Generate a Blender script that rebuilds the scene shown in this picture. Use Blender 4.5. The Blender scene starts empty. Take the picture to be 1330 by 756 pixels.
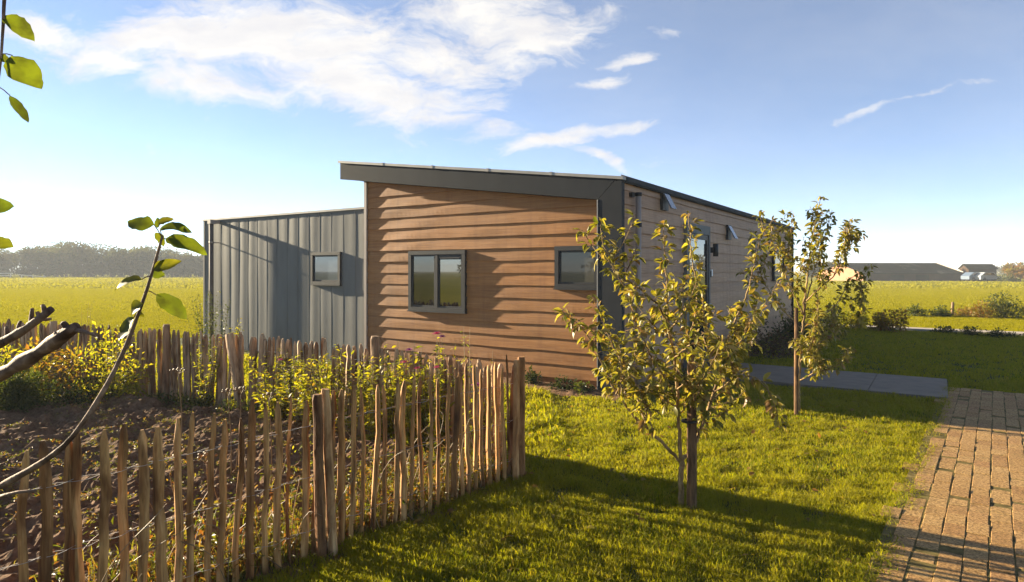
import bpy, math, random
import numpy as np
from mathutils import Vector

random.seed(7)
R = np.random.default_rng(11)
scene = bpy.context.scene
COL = scene.collection
PI = math.pi

# ------------------------------------------------------------------ calibration
F, CX, HY, HC = 837.0, 665.0, 352.0, 1.65


def P(x, y, Y):
    return np.array([(x - CX) * Y / F, Y, HC - (y - HY) * Y / F])


def G(x, y):
    Y = F * HC / (y - HY)
    return np.array([(x - CX) * Y / F, Y, 0.0])


# ------------------------------------------------------------------ node helpers
def new_mat(name):
    m = bpy.data.materials.new(name)
    m.use_nodes = True
    nt = m.node_tree
    for n in list(nt.nodes):
        nt.nodes.remove(n)
    out = nt.nodes.new('ShaderNodeOutputMaterial')
    return m, nt, out


def nd(nt, typ, **kw):
    n = nt.nodes.new(typ)
    for k, v in kw.items():
        setattr(n, k, v)
    return n


def ramp(nt, fac, stops, interp='LINEAR'):
    r = nd(nt, 'ShaderNodeValToRGB')
    r.color_ramp.interpolation = interp
    el = r.color_ramp.elements
    while len(el) < len(stops):
        el.new(0.5)
    for e, (p, c) in zip(el, stops):
        e.position = p
        e.color = (*c, 1.0)
    nt.links.new(fac, r.inputs['Fac'])
    return r.outputs['Color']


def noise(nt, vec, scale, detail=4, rough=0.6, dist=0.0):
    n = nd(nt, 'ShaderNodeTexNoise')
    n.inputs['Scale'].default_value = scale
    n.inputs['Detail'].default_value = detail
    n.inputs['Roughness'].default_value = rough
    n.inputs['Distortion'].default_value = dist
    if vec is not None:
        nt.links.new(vec, n.inputs['Vector'])
    return n.outputs['Fac']


def mapping(nt, vec, scale=(1, 1, 1), rot=(0, 0, 0)):
    m = nd(nt, 'ShaderNodeMapping')
    m.inputs['Scale'].default_value = scale
    m.inputs['Rotation'].default_value = rot
    nt.links.new(vec, m.inputs['Vector'])
    return m.outputs['Vector']


def mixc(nt, fac, a, b, mode='MIX'):
    m = nd(nt, 'ShaderNodeMix', data_type='RGBA', blend_type=mode)
    if isinstance(fac, (int, float)):
        m.inputs[0].default_value = fac
    else:
        nt.links.new(fac, m.inputs[0])
    for s, v in ((m.inputs[6], a), (m.inputs[7], b)):
        if isinstance(v, (tuple, list)):
            s.default_value = (*v[:3], 1.0)
        else:
            nt.links.new(v, s)
    return m.outputs[2]


def mth(nt, op, a, b=None, c=None, clamp=False):
    m = nd(nt, 'ShaderNodeMath', operation=op)
    m.use_clamp = clamp
    for i, v in enumerate((a, b, c)):
        if v is None:
            continue
        if isinstance(v, (int, float)):
            m.inputs[i].default_value = v
        else:
            nt.links.new(v, m.inputs[i])
    return m.outputs[0]


def geo_pos(nt):
    return nd(nt, 'ShaderNodeNewGeometry').outputs['Position']


def obj_co(nt):
    return nd(nt, 'ShaderNodeTexCoord').outputs['Object']


def bump(nt, h, strength=0.3, dist=0.02):
    b = nd(nt, 'ShaderNodeBump')
    b.inputs['Strength'].default_value = strength
    b.inputs['Distance'].default_value = dist
    nt.links.new(h, b.inputs['Height'])
    return b.outputs['Normal']


def principled(nt, out, color, rough=0.6, metal=0.0, normal=None, spec=0.5, ior=None):
    b = nd(nt, 'ShaderNodeBsdfPrincipled')
    if isinstance(color, (tuple, list)):
        b.inputs['Base Color'].default_value = (*color[:3], 1)
    else:
        nt.links.new(color, b.inputs['Base Color'])
    if isinstance(rough, (int, float)):
        b.inputs['Roughness'].default_value = rough
    else:
        nt.links.new(rough, b.inputs['Roughness'])
    b.inputs['Metallic'].default_value = metal
    b.inputs['Specular IOR Level'].default_value = spec
    if ior:
        b.inputs['IOR'].default_value = ior
    if normal is not None:
        nt.links.new(normal, b.inputs['Normal'])
    nt.links.new(b.outputs[0], out.inputs['Surface'])
    return b


# ------------------------------------------------------------------ materials
def leaf_mat(name, stops, transl=0.45, tr_gain=1.6, rough=0.5, patch=None, patch_scale=3.0, spec=0.35):
    """leaf / blade material: colour varies per leaf, light also comes through from behind"""
    m, nt, out = new_mat(name)
    g = nd(nt, 'ShaderNodeNewGeometry')
    c = ramp(nt, g.outputs['Random Per Island'], stops)
    if patch:
        f = noise(nt, g.outputs['Position'], patch_scale, 3, 0.6)
        f = mth(nt, 'MULTIPLY_ADD', f, 3.0, -1.1, clamp=True)
        c = mixc(nt, f, c, patch)
    n2 = noise(nt, g.outputs['Position'], 60, 2)
    c = mixc(nt, mth(nt, 'MULTIPLY', n2, 0.35), c, mixc(nt, 1.0, c, (0.55, 0.5, 0.35), 'MULTIPLY'))
    b = nd(nt, 'ShaderNodeBsdfPrincipled')
    nt.links.new(c, b.inputs['Base Color'])
    b.inputs['Roughness'].default_value = rough
    b.inputs['Specular IOR Level'].default_value = spec
    t = nd(nt, 'ShaderNodeBsdfTranslucent')
    tc = mixc(nt, 1.0, c, (tr_gain, tr_gain, tr_gain * 0.3), 'MULTIPLY')
    nt.links.new(tc, t.inputs['Color'])
    mx = nd(nt, 'ShaderNodeMixShader')
    mx.inputs[0].default_value = transl
    nt.links.new(b.outputs[0], mx.inputs[1])
    nt.links.new(t.outputs[0], mx.inputs[2])
    nt.links.new(mx.outputs[0], out.inputs['Surface'])
    return m


def wood_mat(name, dark, mid, light, zscale=3.0, xyscale=40.0, rough=0.75, objrand=True, bstr=0.5):
    m, nt, out = new_mat(name)
    co = obj_co(nt)
    oi = nd(nt, 'ShaderNodeObjectInfo')
    off = nd(nt, 'ShaderNodeVectorMath', operation='ADD')
    nt.links.new(co, off.inputs[0])
    sc = nd(nt, 'ShaderNodeVectorMath', operation='SCALE')
    cmb = nd(nt, 'ShaderNodeCombineXYZ')
    for i in range(3):
        nt.links.new(oi.outputs['Random'], cmb.inputs[i])
    nt.links.new(cmb.outputs[0], sc.inputs[0])
    sc.inputs['Scale'].default_value = 17.0
    nt.links.new(sc.outputs[0], off.inputs[1])
    v = mapping(nt, off.outputs[0], (xyscale, xyscale, zscale))
    f = noise(nt, v, 1.0, 6, 0.65, 0.6)
    v2 = mapping(nt, off.outputs[0], (9, 9, 2.5))
    f2 = noise(nt, v2, 1.0, 3, 0.5)
    c = ramp(nt, f, [(0.28, dark), (0.5, mid), (0.72, light)])
    c = mixc(nt, mth(nt, 'MULTIPLY_ADD', f2, 6.0, -2.9, clamp=True), c, mixc(nt, 1.0, c, (0.34, 0.27, 0.22), 'MULTIPLY'))
    if objrand:
        tint = ramp(nt, oi.outputs['Random'], [(0.0, (0.55, 0.43, 0.33)), (0.2, (0.95, 0.8, 0.62)), (0.4, (1.2, 1.08, 0.9)), (0.6, (0.85, 0.68, 0.5)), (0.8, (1.35, 1.25, 1.05)), (1.0, (0.7, 0.5, 0.34))])
        c = mixc(nt, 1.0, c, tint, 'MULTIPLY')
    principled(nt, out, c, rough, normal=bump(nt, f, bstr, 0.01), spec=0.25)
    return m


def siding_mat():
    m, nt, out = new_mat('cedar_boards')
    g = nd(nt, 'ShaderNodeNewGeometry')
    # grain runs along the board: house-aligned coordinates of the object
    co = obj_co(nt)
    v = mapping(nt, co, (1, 1, 1), (0, 0, -math.atan2(UX[1], UX[0])))
    v = mapping(nt, v, (1.2, 1.2, 34))
    f = noise(nt, v, 1.6, 6, 0.65, 0.4)
    big = noise(nt, co, 1.3, 3, 0.5)
    c = ramp(nt, f, [(0.25, (0.215, 0.084, 0.022)), (0.5, (0.33, 0.138, 0.037)), (0.75, (0.43, 0.198, 0.062))])
    per = ramp(nt, g.outputs['Random Per Island'], [(0, (0.84, 0.80, 0.76)), (0.5, (1, 1, 1)), (1, (1.14, 1.12, 1.08))])
    c = mixc(nt, 1.0, c, per, 'MULTIPLY')
    c = mixc(nt, mth(nt, 'MULTIPLY_ADD', big, 2.0, -0.75, clamp=True), c, mixc(nt, 0.4, c, (0.22, 0.13, 0.065)))
    # vertical rain streaks
    vs = mapping(nt, co, (9, 9, 0.5))
    st = noise(nt, vs, 1.0, 3, 0.6)
    c = mixc(nt, mth(nt, 'MULTIPLY_ADD', st, 2.4, -1.2, clamp=True), c, mixc(nt, 1.0, c, (0.72, 0.7, 0.7), 'MULTIPLY'))
    principled(nt, out, c, 0.62, normal=bump(nt, f, 0.25, 0.006), spec=0.3)
    return m


def side_siding_mat():
    m, nt, out = new_mat('shade_toned_boards')  # same cedar as the front wall, with the shaded look put into its colour
    g = nd(nt, 'ShaderNodeNewGeometry')
    co = obj_co(nt)
    v = mapping(nt, co, (1, 1, 1), (0, 0, -math.atan2(VX[1], VX[0])))
    v = mapping(nt, v, (1.2, 1.2, 34))
    f = noise(nt, v, 1.6, 6, 0.65, 0.4)
    c = ramp(nt, f, [(0.25, (0.26, 0.145, 0.08)), (0.5, (0.37, 0.215, 0.122)), (0.75, (0.46, 0.285, 0.175))])
    per = ramp(nt, g.outputs['Random Per Island'], [(0, (0.86, 0.84, 0.82)), (0.5, (1, 1, 1)), (1, (1.1, 1.1, 1.08))])
    c = mixc(nt, 1.0, c, per, 'MULTIPLY')
    vs = mapping(nt, co, (7, 7, 0.4))
    st = noise(nt, vs, 1.0, 3, 0.6)
    c = mixc(nt, mth(nt, 'MULTIPLY_ADD', st, 2.6, -1.2, clamp=True), c, mixc(nt, 1.0, c, (0.68, 0.64, 0.62), 'MULTIPLY'))
    principled(nt, out, c, 0.6, normal=bump(nt, f, 0.25, 0.006), spec=0.3)
    return m


def metal_mat(name, col, rough=0.45, var=0.25, metal=0.0, spec=0.5):
    m, nt, out = new_mat(name)
    co = obj_co(nt)
    f = noise(nt, mapping(nt, co, (3, 3, 0.9)), 1.2, 4, 0.6)
    f2 = noise(nt, co, 35, 3, 0.6)
    lo = tuple(x * (1 - var) for x in col)
    hi = tuple(x * (1 + var) for x in col)
    c = ramp(nt, f, [(0.3, lo), (0.7, hi)])
    r = mth(nt, 'MULTIPLY_ADD', f2, 0.2, rough - 0.1)
    principled(nt, out, c, r, metal, spec=spec)
    return m


def plain_mat(name, col, rough=0.6, var=0.2, scale=8, spec=0.4, metal=0.0, bstr=0.1):
    m, nt, out = new_mat(name)
    f = noise(nt, obj_co(nt), scale, 5, 0.6)
    c = ramp(nt, f, [(0.3, tuple(x * (1 - var) for x in col)), (0.7, tuple(x * (1 + var) for x in col))])
    principled(nt, out, c, rough, metal, normal=bump(nt, f, bstr, 0.01), spec=spec)
    return m


def glass_mat(name, col, ior=2.3):
    m, nt, out = new_mat(name)
    b = principled(nt, out, col, 0.015, spec=0.5, ior=ior)
    return m


# ------------------------------------------------------------------ mesh builder
class MB:
    def __init__(self):
        self.V, self.L, self.T, self.S = [], [], [], []
        self.n = 0

    def add(self, v, loops, totals, smooth=False):
        v = np.asarray(v, float).reshape(-1, 3)
        loops = np.asarray(loops, np.int64)
        totals = np.asarray(totals, np.int64)
        self.V.append(v)
        self.L.append(loops + self.n)
        self.T.append(totals)
        self.S.append(np.full(len(totals), smooth))
        self.n += len(v)

    def polys(self, v, faces, smooth=False):
        self.add(v, [i for f in faces for i in f], [len(f) for f in faces], smooth)

    def hexa(self, p):
        """8 corners: bottom ring 0-3, top ring 4-7"""
        self.polys(p, [(3, 2, 1, 0), (4, 5, 6, 7), (0, 1, 5, 4), (1, 2, 6, 5), (2, 3, 7, 6), (3, 0, 4, 7)])

    def box(self, x0, x1, y0, y1, z0, z1):
        self.hexa([(x0, y0, z0), (x1, y0, z0), (x1, y1, z0), (x0, y1, z0), (x0, y0, z1), (x1, y0, z1), (x1, y1, z1), (x0, y1, z1)])

    def tube(self, pts, radii, seg=6, cap=True, jitter=0.0, smooth=True, flat=1.0):
        pts = np.asarray(pts, float)
        n = len(pts)
        radii = np.broadcast_to(np.asarray(radii, float), (n,))
        tang = np.gradient(pts, axis=0)
        tang /= np.linalg.norm(tang, axis=1)[:, None] + 1e-12
        ref = np.array([0.0, 0, 1]) if abs(tang[0][2]) < 0.9 else np.array([1.0, 0, 0])
        a = np.cross(tang[0], ref)
        a /= np.linalg.norm(a)
        rings = []
        jit = 1 + jitter * R.uniform(-1, 1, seg)
        ang = np.arange(seg) * 2 * PI / seg
        for i in range(n):
            t = tang[i]
            a = a - t * np.dot(a, t)
            a /= np.linalg.norm(a) + 1e-12
            b = np.cross(t, a)
            r = radii[i] * jit * (1 + 0.35 * jitter * R.uniform(-1, 1, seg))
            rings.append(pts[i] + (np.cos(ang) * r)[:, None] * a + (np.sin(ang) * r * flat)[:, None] * b)
        v = np.concatenate(rings)
        i = np.arange(n - 1)[:, None] * seg
        j = np.arange(seg)[None, :]
        j2 = (j + 1) % seg
        q = np.stack([i + j, i + j2, i + seg + j2, i + seg + j], -1).reshape(-1)
        tot = [4] * ((n - 1) * seg)
        loops = list(q)
        if cap:
            loops += list(range(seg - 1, -1, -1)) + list(range((n - 1) * seg, n * seg))
            tot += [seg, seg]
        self.add(v, loops, tot, smooth)

    def leaves(self, pos, d, up, L, W, fold=0.25, curl=0.25):
        """ovate leaves: pos, d (along the leaf), up (blade normal) are N x 3"""
        pos = np.asarray(pos, float)
        N = len(pos)
        if N == 0:
            return
        d = d / (np.linalg.norm(d, axis=1)[:, None] + 1e-9)
        s = np.cross(d, up)
        s /= np.linalg.norm(s, axis=1)[:, None] + 1e-9
        u = np.cross(s, d)
        L = np.broadcast_to(L, (N,)).astype(float)
        W = np.broadcast_to(W, (N,)).astype(float)
        fold = np.broadcast_to(fold, (N,)).astype(float)
        curl = np.broadcast_to(curl, (N,)).astype(float)
        tpl = [(0, 0)] + [(t, sd) for t, w in ((0.22, 0.36), (0.52, 0.5), (0.8, 0.33)) for sd in (-w, 0, w)] + [(1, 0)]
        V = np.zeros((N, 11, 3))
        for k, (t, sd) in enumerate(tpl):
            wav = 1 + (R.uniform(-0.18, 0.18, N) if sd else 0)
            V[:, k] = pos + d * (L * t)[:, None] + s * (W * sd * wav)[:, None] \
                + u * (abs(sd) * fold * W - curl * L * t * t + (R.uniform(-0.06, 0.06, N) * W if sd else 0))[:, None]
        f = [(0, 2, 1), (0, 3, 2), (1, 2, 5, 4), (2, 3, 6, 5), (4, 5, 8, 7), (5, 6, 9, 8), (7, 8, 10), (8, 9, 10)]
        fl = np.array([i for q in f for i in q])
        ft = np.array([len(q) for q in f])
        loops = (fl[None, :] + (np.arange(N) * 11)[:, None]).reshape(-1)
        self.add(V.reshape(-1, 3), loops, np.tile(ft, N), True)

    def fine_leaves(self, pos, d, up, L, W, fold=0.25, curl=0.25):
        """like leaves, with a rounded, slightly toothed outline for leaves close to the eye"""
        ts = np.array([0, .05, .13, .23, .34, .46, .58, .69, .79, .87, .94, 1.0])
        ws = np.array([0, .17, .33, .44, .5, .5, .48, .43, .35, .25, .13, 0])
        for p, dd, uu, l, w, fo, cu in zip(np.asarray(pos, float), d, up, np.broadcast_to(L, (len(pos),)), np.broadcast_to(W, (len(pos),)), np.broadcast_to(fold, (len(pos),)), np.broadcast_to(curl, (len(pos),))):
            dd = dd / np.linalg.norm(dd)
            s = np.cross(dd, uu); s /= np.linalg.norm(s)
            u = np.cross(s, dd)
            V = []
            sway = R.normal(0, .05)
            ph = R.uniform(0, 6)
            for t, wd in zip(ts, ws):
                m = p + dd * l * t - u * cu * l * t * t + s * sway * l * math.sin(PI * t)
                row = []
                for e in (-1, -.5, 0, .5, 1):
                    k = wd * e * w * (1 + (R.uniform(-.16, .12) if abs(e) == 1 else 0))
                    row.append(m + s * k + u * (fo * w * abs(wd * e) ** 1.3 + .05 * w * abs(e) * math.sin(9 * t + ph + e)))
                V += row
            n = len(ts)
            self.polys(V, [(i * 5 + j, i * 5 + j + 1, (i + 1) * 5 + j + 1, (i + 1) * 5 + j) for i in range(n - 1) for j in range(4)], True)

    def small_leaves(self, pos, d, up, L, W, fold=0.3):
        """four-point folded leaves for small or distant foliage"""
        pos = np.asarray(pos, float)
        N = len(pos)
        if N == 0:
            return
        d = d / (np.linalg.norm(d, axis=1)[:, None] + 1e-9)
        s = np.cross(d, up)
        s /= np.linalg.norm(s, axis=1)[:, None] + 1e-9
        u = np.cross(s, d)
        L = np.broadcast_to(L, (N,)).astype(float)[:, None]
        W = np.broadcast_to(W, (N,)).astype(float)[:, None]
        V = np.stack([pos, pos + d * L * 0.45 - s * W * 0.5 + u * W * fold * .5, pos + d * L - u * L * .12, pos + d * L * 0.45 + s * W * 0.5 + u * W * fold * .5], 1)
        fl = np.array([0, 2, 1, 0, 3, 2])
        loops = (fl[None, :] + (np.arange(N) * 4)[:, None]).reshape(-1)
        self.add(V.reshape(-1, 3), loops, np.full(2 * N, 3), False)

    def blades(self, xy, z, h, w, lean, az=None, seg2=True):
        N = len(xy)
        if N == 0:
            return
        az = R.uniform(0, 2 * PI, N) if az is None else az
        face = R.uniform(0, 2 * PI, N)
        base = np.column_stack([xy, np.broadcast_to(z, (N,))])
        ld = np.column_stack([np.cos(az), np.sin(az), np.zeros(N)])
        sd = np.column_stack([np.cos(face), np.sin(face), np.zeros(N)]) * (w / 2)[:, None]
        up = np.zeros((N, 3))
        up[:, 2] = 1
        mid = base + up * (h * 0.58)[:, None] + ld * (h * lean * 0.3)[:, None]
        tip = base + up * (h * (1 - 0.35 * lean))[:, None] + ld * (h * lean)[:, None]
        V = np.stack([base - sd, base + sd, mid - sd * .8, mid + sd * .8, tip], 1)
        fl = np.array([0, 1, 3, 2, 2, 3, 4])
        loops = (fl[None, :] + (np.arange(N) * 5)[:, None]).reshape(-1)
        self.add(V.reshape(-1, 3), loops, np.tile([4, 3], N), True)

    def mesh(self, name, origin=(0, 0, 0)):
        V = np.concatenate(self.V) - np.asarray(origin, float)
        L = np.concatenate(self.L).astype(np.int32)
        T = np.concatenate(self.T).astype(np.int32)
        S = np.concatenate(self.S)
        me = bpy.data.meshes.new(name)
        me.vertices.add(len(V))
        me.vertices.foreach_set('co', V.astype(np.float32).ravel())
        me.loops.add(len(L))
        me.loops.foreach_set('vertex_index', L)
        me.polygons.add(len(T))
        st = np.zeros(len(T), np.int32)
        st[1:] = np.cumsum(T)[:-1]
        me.polygons.foreach_set('loop_start', st)
        me.polygons.foreach_set('loop_total', T)
        me.polygons.foreach_set('use_smooth', S)
        me.update(calc_edges=True)
        return me

    def build(self, name, mat, parent=None, loc=None):
        o = np.zeros(3)
        if parent is not None:
            q = parent
            while q is not None:
                o += np.array(q.location)
                q = q.parent
        elif loc is not None:
            o = np.asarray(loc, float)
        me = self.mesh(name, o)
        me.materials.append(mat)
        ob = bpy.data.objects.new(name, me)
        COL.objects.link(ob)
        if parent is not None:
            ob.parent = parent
        elif loc is not None:
            ob.location = tuple(o)
        return ob


def tag(o, label, cat, group=None, kind=None):
    o['label'] = label
    o['category'] = cat
    if group:
        o['group'] = group
    if kind:
        o['kind'] = kind
    return o


def thing(name, label, cat, loc, group=None):
    e = bpy.data.objects.new(name, None)
    e.empty_display_size = 0.2
    e.location = tuple(loc)
    COL.objects.link(e)
    return tag(e, label, cat, group)


def structure(name, mb, mat, label, cat):
    o = mb.build(name, mat)
    return tag(o, label, cat, kind='structure')


_tab = np.random.default_rng(5).random((256, 256))


def vnoise(x, y):
    xi, yi = np.floor(x).astype(int), np.floor(y).astype(int)
    fx, fy = x - xi, y - yi
    fx = fx * fx * (3 - 2 * fx)
    fy = fy * fy * (3 - 2 * fy)
    g = lambda a, b: _tab[a & 255, b & 255]
    return (g(xi, yi) * (1 - fx) + g(xi + 1, yi) * fx) * (1 - fy) + (g(xi, yi + 1) * (1 - fx) + g(xi + 1, yi + 1) * fx) * fy


def fbm(x, y, oct=4, gain=0.5):
    s, a, t = 0, 1, 0
    for _ in range(oct):
        s = s + a * vnoise(x, y)
        t += a
        a *= gain
        x, y = x * 2.03 + 17.1, y * 2.03 + 5.7
    return s / t


def rnd_unit(n):
    v = R.normal(size=(n, 3))
    return v / np.linalg.norm(v, axis=1)[:, None]


def catmull(pts, step):
    pts = np.asarray(pts, float)
    if len(pts) < 2:
        return pts
    ext = np.vstack([2 * pts[0] - pts[1], pts, 2 * pts[-1] - pts[-2]])
    out = []
    for i in range(1, len(ext) - 2):
        p0, p1, p2, p3 = ext[i - 1:i + 3]
        n = max(2, int(np.linalg.norm(p2 - p1) / step))
        for t in np.linspace(0, 1, n, endpoint=False):
            out.append(0.5 * ((2 * p1) + (-p0 + p2) * t + (2 * p0 - 5 * p1 + 4 * p2 - p3) * t * t + (-p0 + 3 * p1 - 3 * p2 + p3) * t ** 3))
    out.append(pts[-1])
    return np.array(out)


# ------------------------------------------------------------------ the house frame
C0 = np.array([1.417, 8.47, 0.0])
UX = np.array([-1265.0, 837.0, 0]); UX /= np.linalg.norm(UX)     # along the front wall, away from the near corner
VX = np.array([554.0, 837.0, 0]); VX /= np.linalg.norm(VX)       # along the long wall, to the back


def H(u, v, z):
    return C0 + u * UX + v * VX + np.array([0, 0, z])


def uv_of(p):
    d = np.asarray(p)[..., :2] - C0[:2]
    M = np.column_stack([UX[:2], VX[:2]])
    return d @ np.linalg.inv(M).T


def hu(x, v):
    k = (x - CX) / F
    return (k * (C0[1] + v * VX[1]) - (C0[0] + v * VX[0])) / (UX[0] - k * UX[1])


def hz(y, u, v):
    return HC - (y - HY) * (C0[1] + u * UX[1] + v * VX[1]) / F


def hv(x, u=0.0):
    k = (x - CX) / F
    return (k * (C0[1] + u * UX[1]) - (C0[0] + u * UX[0])) / (VX[0] - k * VX[1])


def hbox(mb, u0, u1, v0, v1, z0, z1):
    mb.hexa([H(u0, v0, z0), H(u1, v0, z0), H(u1, v1, z0), H(u0, v1, z0), H(u0, v0, z1), H(u1, v0, z1), H(u1, v1, z1), H(u0, v1, z1)])


# ------------------------------------------------------------------ sun direction
SUN_EL = math.radians(13.6)
GRAZE = math.radians(4.6)
hs = math.cos(GRAZE) * UX + math.sin(GRAZE) * (-VX)
TO_SUN = Vector((hs[0] * math.cos(SUN_EL), hs[1] * math.cos(SUN_EL), math.sin(SUN_EL)))

# ------------------------------------------------------------------ material instances
M = {}
M['cedar'] = siding_mat()
M['side'] = side_siding_mat()
M['anthracite'] = metal_mat('anthracite_metal', (0.026, 0.029, 0.034), 0.7, 0.12, spec=.12)
M['cap'] = metal_mat('pale_metal_cap', (0.30, 0.28, 0.25), 0.5, 0.15)
M['zinc'] = metal_mat('zinc_panels', (0.145, 0.146, 0.138), 0.65, 0.14, spec=.2)
M['frame'] = metal_mat('dark_window_frame', (0.026, 0.026, 0.028), 0.5, 0.12, spec=.3)
M['pipe'] = metal_mat('grey_pipe', (0.30, 0.24, 0.20), 0.5, 0.15)
M['brownpipe'] = plain_mat('brownish_pipe', (0.12, 0.095, 0.08), 0.7, 0.2, 6, 0.2)
M['black'] = plain_mat('black_plastic', (0.02, 0.02, 0.022), 0.5)
M['white'] = plain_mat('white_plastic', (0.7, 0.7, 0.68), 0.4, 0.05)
M['glass'] = glass_mat('window_glass', (0.012, 0.014, 0.014), 2.6)
M['blind'] = glass_mat('glass_over_grey_blind', (0.085, 0.08, 0.07), 1.5)
M['screen'] = glass_mat('glass_behind_insect_screen', (0.02, 0.02, 0.018), 1.9)
M['doorglass'] = glass_mat('door_glass', (0.02, 0.022, 0.022), 3.2)
M['ventglass'] = glass_mat('vent_glass', (0.10, 0.125, 0.16), 2.0)
M['picket'] = wood_mat('split_chestnut', (0.11, 0.05, 0.018), (0.43, 0.255, 0.10), (0.66, 0.45, 0.22))
M['oldpicket'] = wood_mat('weathered_chestnut', (0.19, 0.135, 0.09), (0.40, 0.30, 0.205), (0.56, 0.45, 0.33))
M['post'] = wood_mat('split_post', (0.10, 0.05, 0.02), (0.34, 0.19, 0.085), (0.56, 0.38, 0.20), 4.0, 22)
M['stake'] = wood_mat('stake_wood', (0.04, 0.022, 0.010), (0.13, 0.068, 0.028), (0.27, 0.15, 0.065), 5, 30, objrand=False)
M['bark'] = wood_mat('apple_bark', (0.13, 0.08, 0.032), (0.29, 0.19, 0.078), (0.44, 0.31, 0.14), 14, 30, objrand=False)
M['bark_dark'] = wood_mat('old_apple_bark', (0.07, 0.04, 0.026), (0.20, 0.12, 0.078), (0.36, 0.24, 0.16), 18, 26, objrand=False, bstr=0.9)
M['wire'] = metal_mat('galvanised_wire', (0.35, 0.33, 0.30), 0.5)
M['leaf_apple'] = leaf_mat('apple_leaf', [(0, (0.09, 0.10, 0.016)), (0.25, (0.235, 0.205, 0.03)), (0.5, (0.34, 0.28, 0.055)), (0.68, (0.15, 0.15, 0.028)), (0.84, (0.34, 0.255, 0.09)), (1, (0.20, 0.11, 0.04))], 0.38, 1.7, 0.42)
M['leaf_fore'] = leaf_mat('near_apple_leaf', [(0, (0.07, 0.10, 0.012)), (0.6, (0.12, 0.145, 0.014)), (1, (0.17, 0.14, 0.02))], 0.42, 1.7, 0.5, spec=.2, patch=(0.05, 0.055, 0.012), patch_scale=22)
M['leaf_yel'] = leaf_mat('yellow_green_leaf', [(0, (0.14, 0.155, 0.015)), (0.5, (0.26, 0.245, 0.022)), (0.85, (0.34, 0.28, 0.03)), (1, (0.22, 0.12, 0.03))], 0.52, 1.9)
M['leaf_green'] = leaf_mat('mid_green_leaf', [(0, (0.035, 0.055, 0.014)), (0.5, (0.07, 0.09, 0.018)), (1, (0.13, 0.12, 0.03))], 0.35, 1.7)
M['leaf_dark'] = leaf_mat('dark_green_leaf', [(0, (0.018, 0.03, 0.012)), (0.6, (0.04, 0.055, 0.018)), (1, (0.08, 0.085, 0.025))], 0.25, 1.5, 0.7, spec=.12)
M['leaf_autumn'] = leaf_mat('autumn_leaf', [(0, (0.11, 0.10, 0.018)), (0.3, (0.22, 0.17, 0.025)), (0.6, (0.26, 0.14, 0.025)), (0.8, (0.24, 0.10, 0.025)), (1, (0.13, 0.125, 0.02))], 0.45, 1.8)
M['leaf_red'] = leaf_mat('reddish_leaf', [(0, (0.06, 0.03, 0.02)), (0.5, (0.11, 0.05, 0.03)), (1, (0.05, 0.055, 0.02))], 0.3, 1.5)
M['dry'] = leaf_mat('dry_stem', [(0, (0.16, 0.10, 0.05)), (1, (0.34, 0.25, 0.14))], 0.2, 1.2)
M['stem'] = leaf_mat('green_stem', [(0, (0.08, 0.08, 0.02)), (1, (0.18, 0.14, 0.05))], 0.2, 1.2)
M['pink'] = leaf_mat('pink_petal', [(0, (0.5, 0.05, 0.22)), (1, (0.6, 0.12, 0.35))], 0.4, 1.2)
M['purple'] = leaf_mat('purple_petal', [(0, (0.28, 0.04, 0.32)), (1, (0.42, 0.10, 0.45))], 0.4, 1.2)
M['grass'] = leaf_mat('lawn_blade', [(0, (0.10, 0.125, 0.006)), (0.4, (0.18, 0.20, 0.007)), (0.72, (0.28, 0.26, 0.010)), (0.93, (0.30, 0.25, 0.03)), (1, (0.34, 0.22, 0.06))], 0.5, 1.8, 0.6, spec=.12, patch=(0.25, 0.225, 0.016), patch_scale=1.6)
M['meadow'] = leaf_mat('meadow_blade', [(0, (0.245, 0.23, 0.008)), (0.5, (0.27, 0.245, 0.008)), (1, (0.29, 0.26, 0.012))], 0.3, 1.6, 0.8, spec=.05)
M['weed'] = leaf_mat('weed_blade', [(0, (0.06, 0.08, 0.012)), (0.4, (0.13, 0.13, 0.02)), (0.7, (0.24, 0.18, 0.05)), (0.9, (0.26, 0.12, 0.03)), (1, (0.2, 0.07, 0.03))], 0.45, 1.6)
M['wood_far'] = leaf_mat('far_wood_leaf', [(0, (0.045, 0.062, 0.024)), (0.4, (0.08, 0.098, 0.032)), (0.7, (0.115, 0.11, 0.038)), (1, (0.15, 0.115, 0.045))], 0.3, 1.4, 0.9, spec=0.0, patch=(0.075, 0.06, 0.03), patch_scale=0.11)


def field_mat():
    m, nt, out = new_mat('meadow')
    p = geo_pos(nt)
    f = noise(nt, mapping(nt, p, (0.02, 0.09, 1)), 1.0, 5, 0.6)
    f2 = noise(nt, p, 2.2, 5, 0.7)
    c = ramp(nt, f, [(0.3, (0.17, 0.175, 0.012)), (0.55, (0.25, 0.22, 0.015)), (0.75, (0.30, 0.245, 0.03))])
    c = mixc(nt, mth(nt, 'MULTIPLY_ADD', f2, 2.2, -0.8, clamp=True), c, mixc(nt, 1.0, c, (0.62, 0.72, 0.6), 'MULTIPLY'))
    bs = nd(nt, 'ShaderNodeBsdfDiffuse')
    nt.links.new(c, bs.inputs['Color'])
    nt.links.new(bump(nt, noise(nt, p, 9, 6, 0.75), 1.0, 0.12), bs.inputs['Normal'])
    nt.links.new(bs.outputs[0], out.inputs['Surface'])
    return m


def lawn_mat():
    m, nt, out = new_mat('lawn_ground')
    p = geo_pos(nt)
    f = noise(nt, p, 5, 5, 0.7)
    c = ramp(nt, f, [(0.3, (0.045, 0.05, 0.012)), (0.7, (0.09, 0.095, 0.015))])
    principled(nt, out, c, 0.9, normal=bump(nt, noise(nt, p, 40, 4, 0.7), 0.8, 0.03), spec=0.1)
    return m


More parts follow.
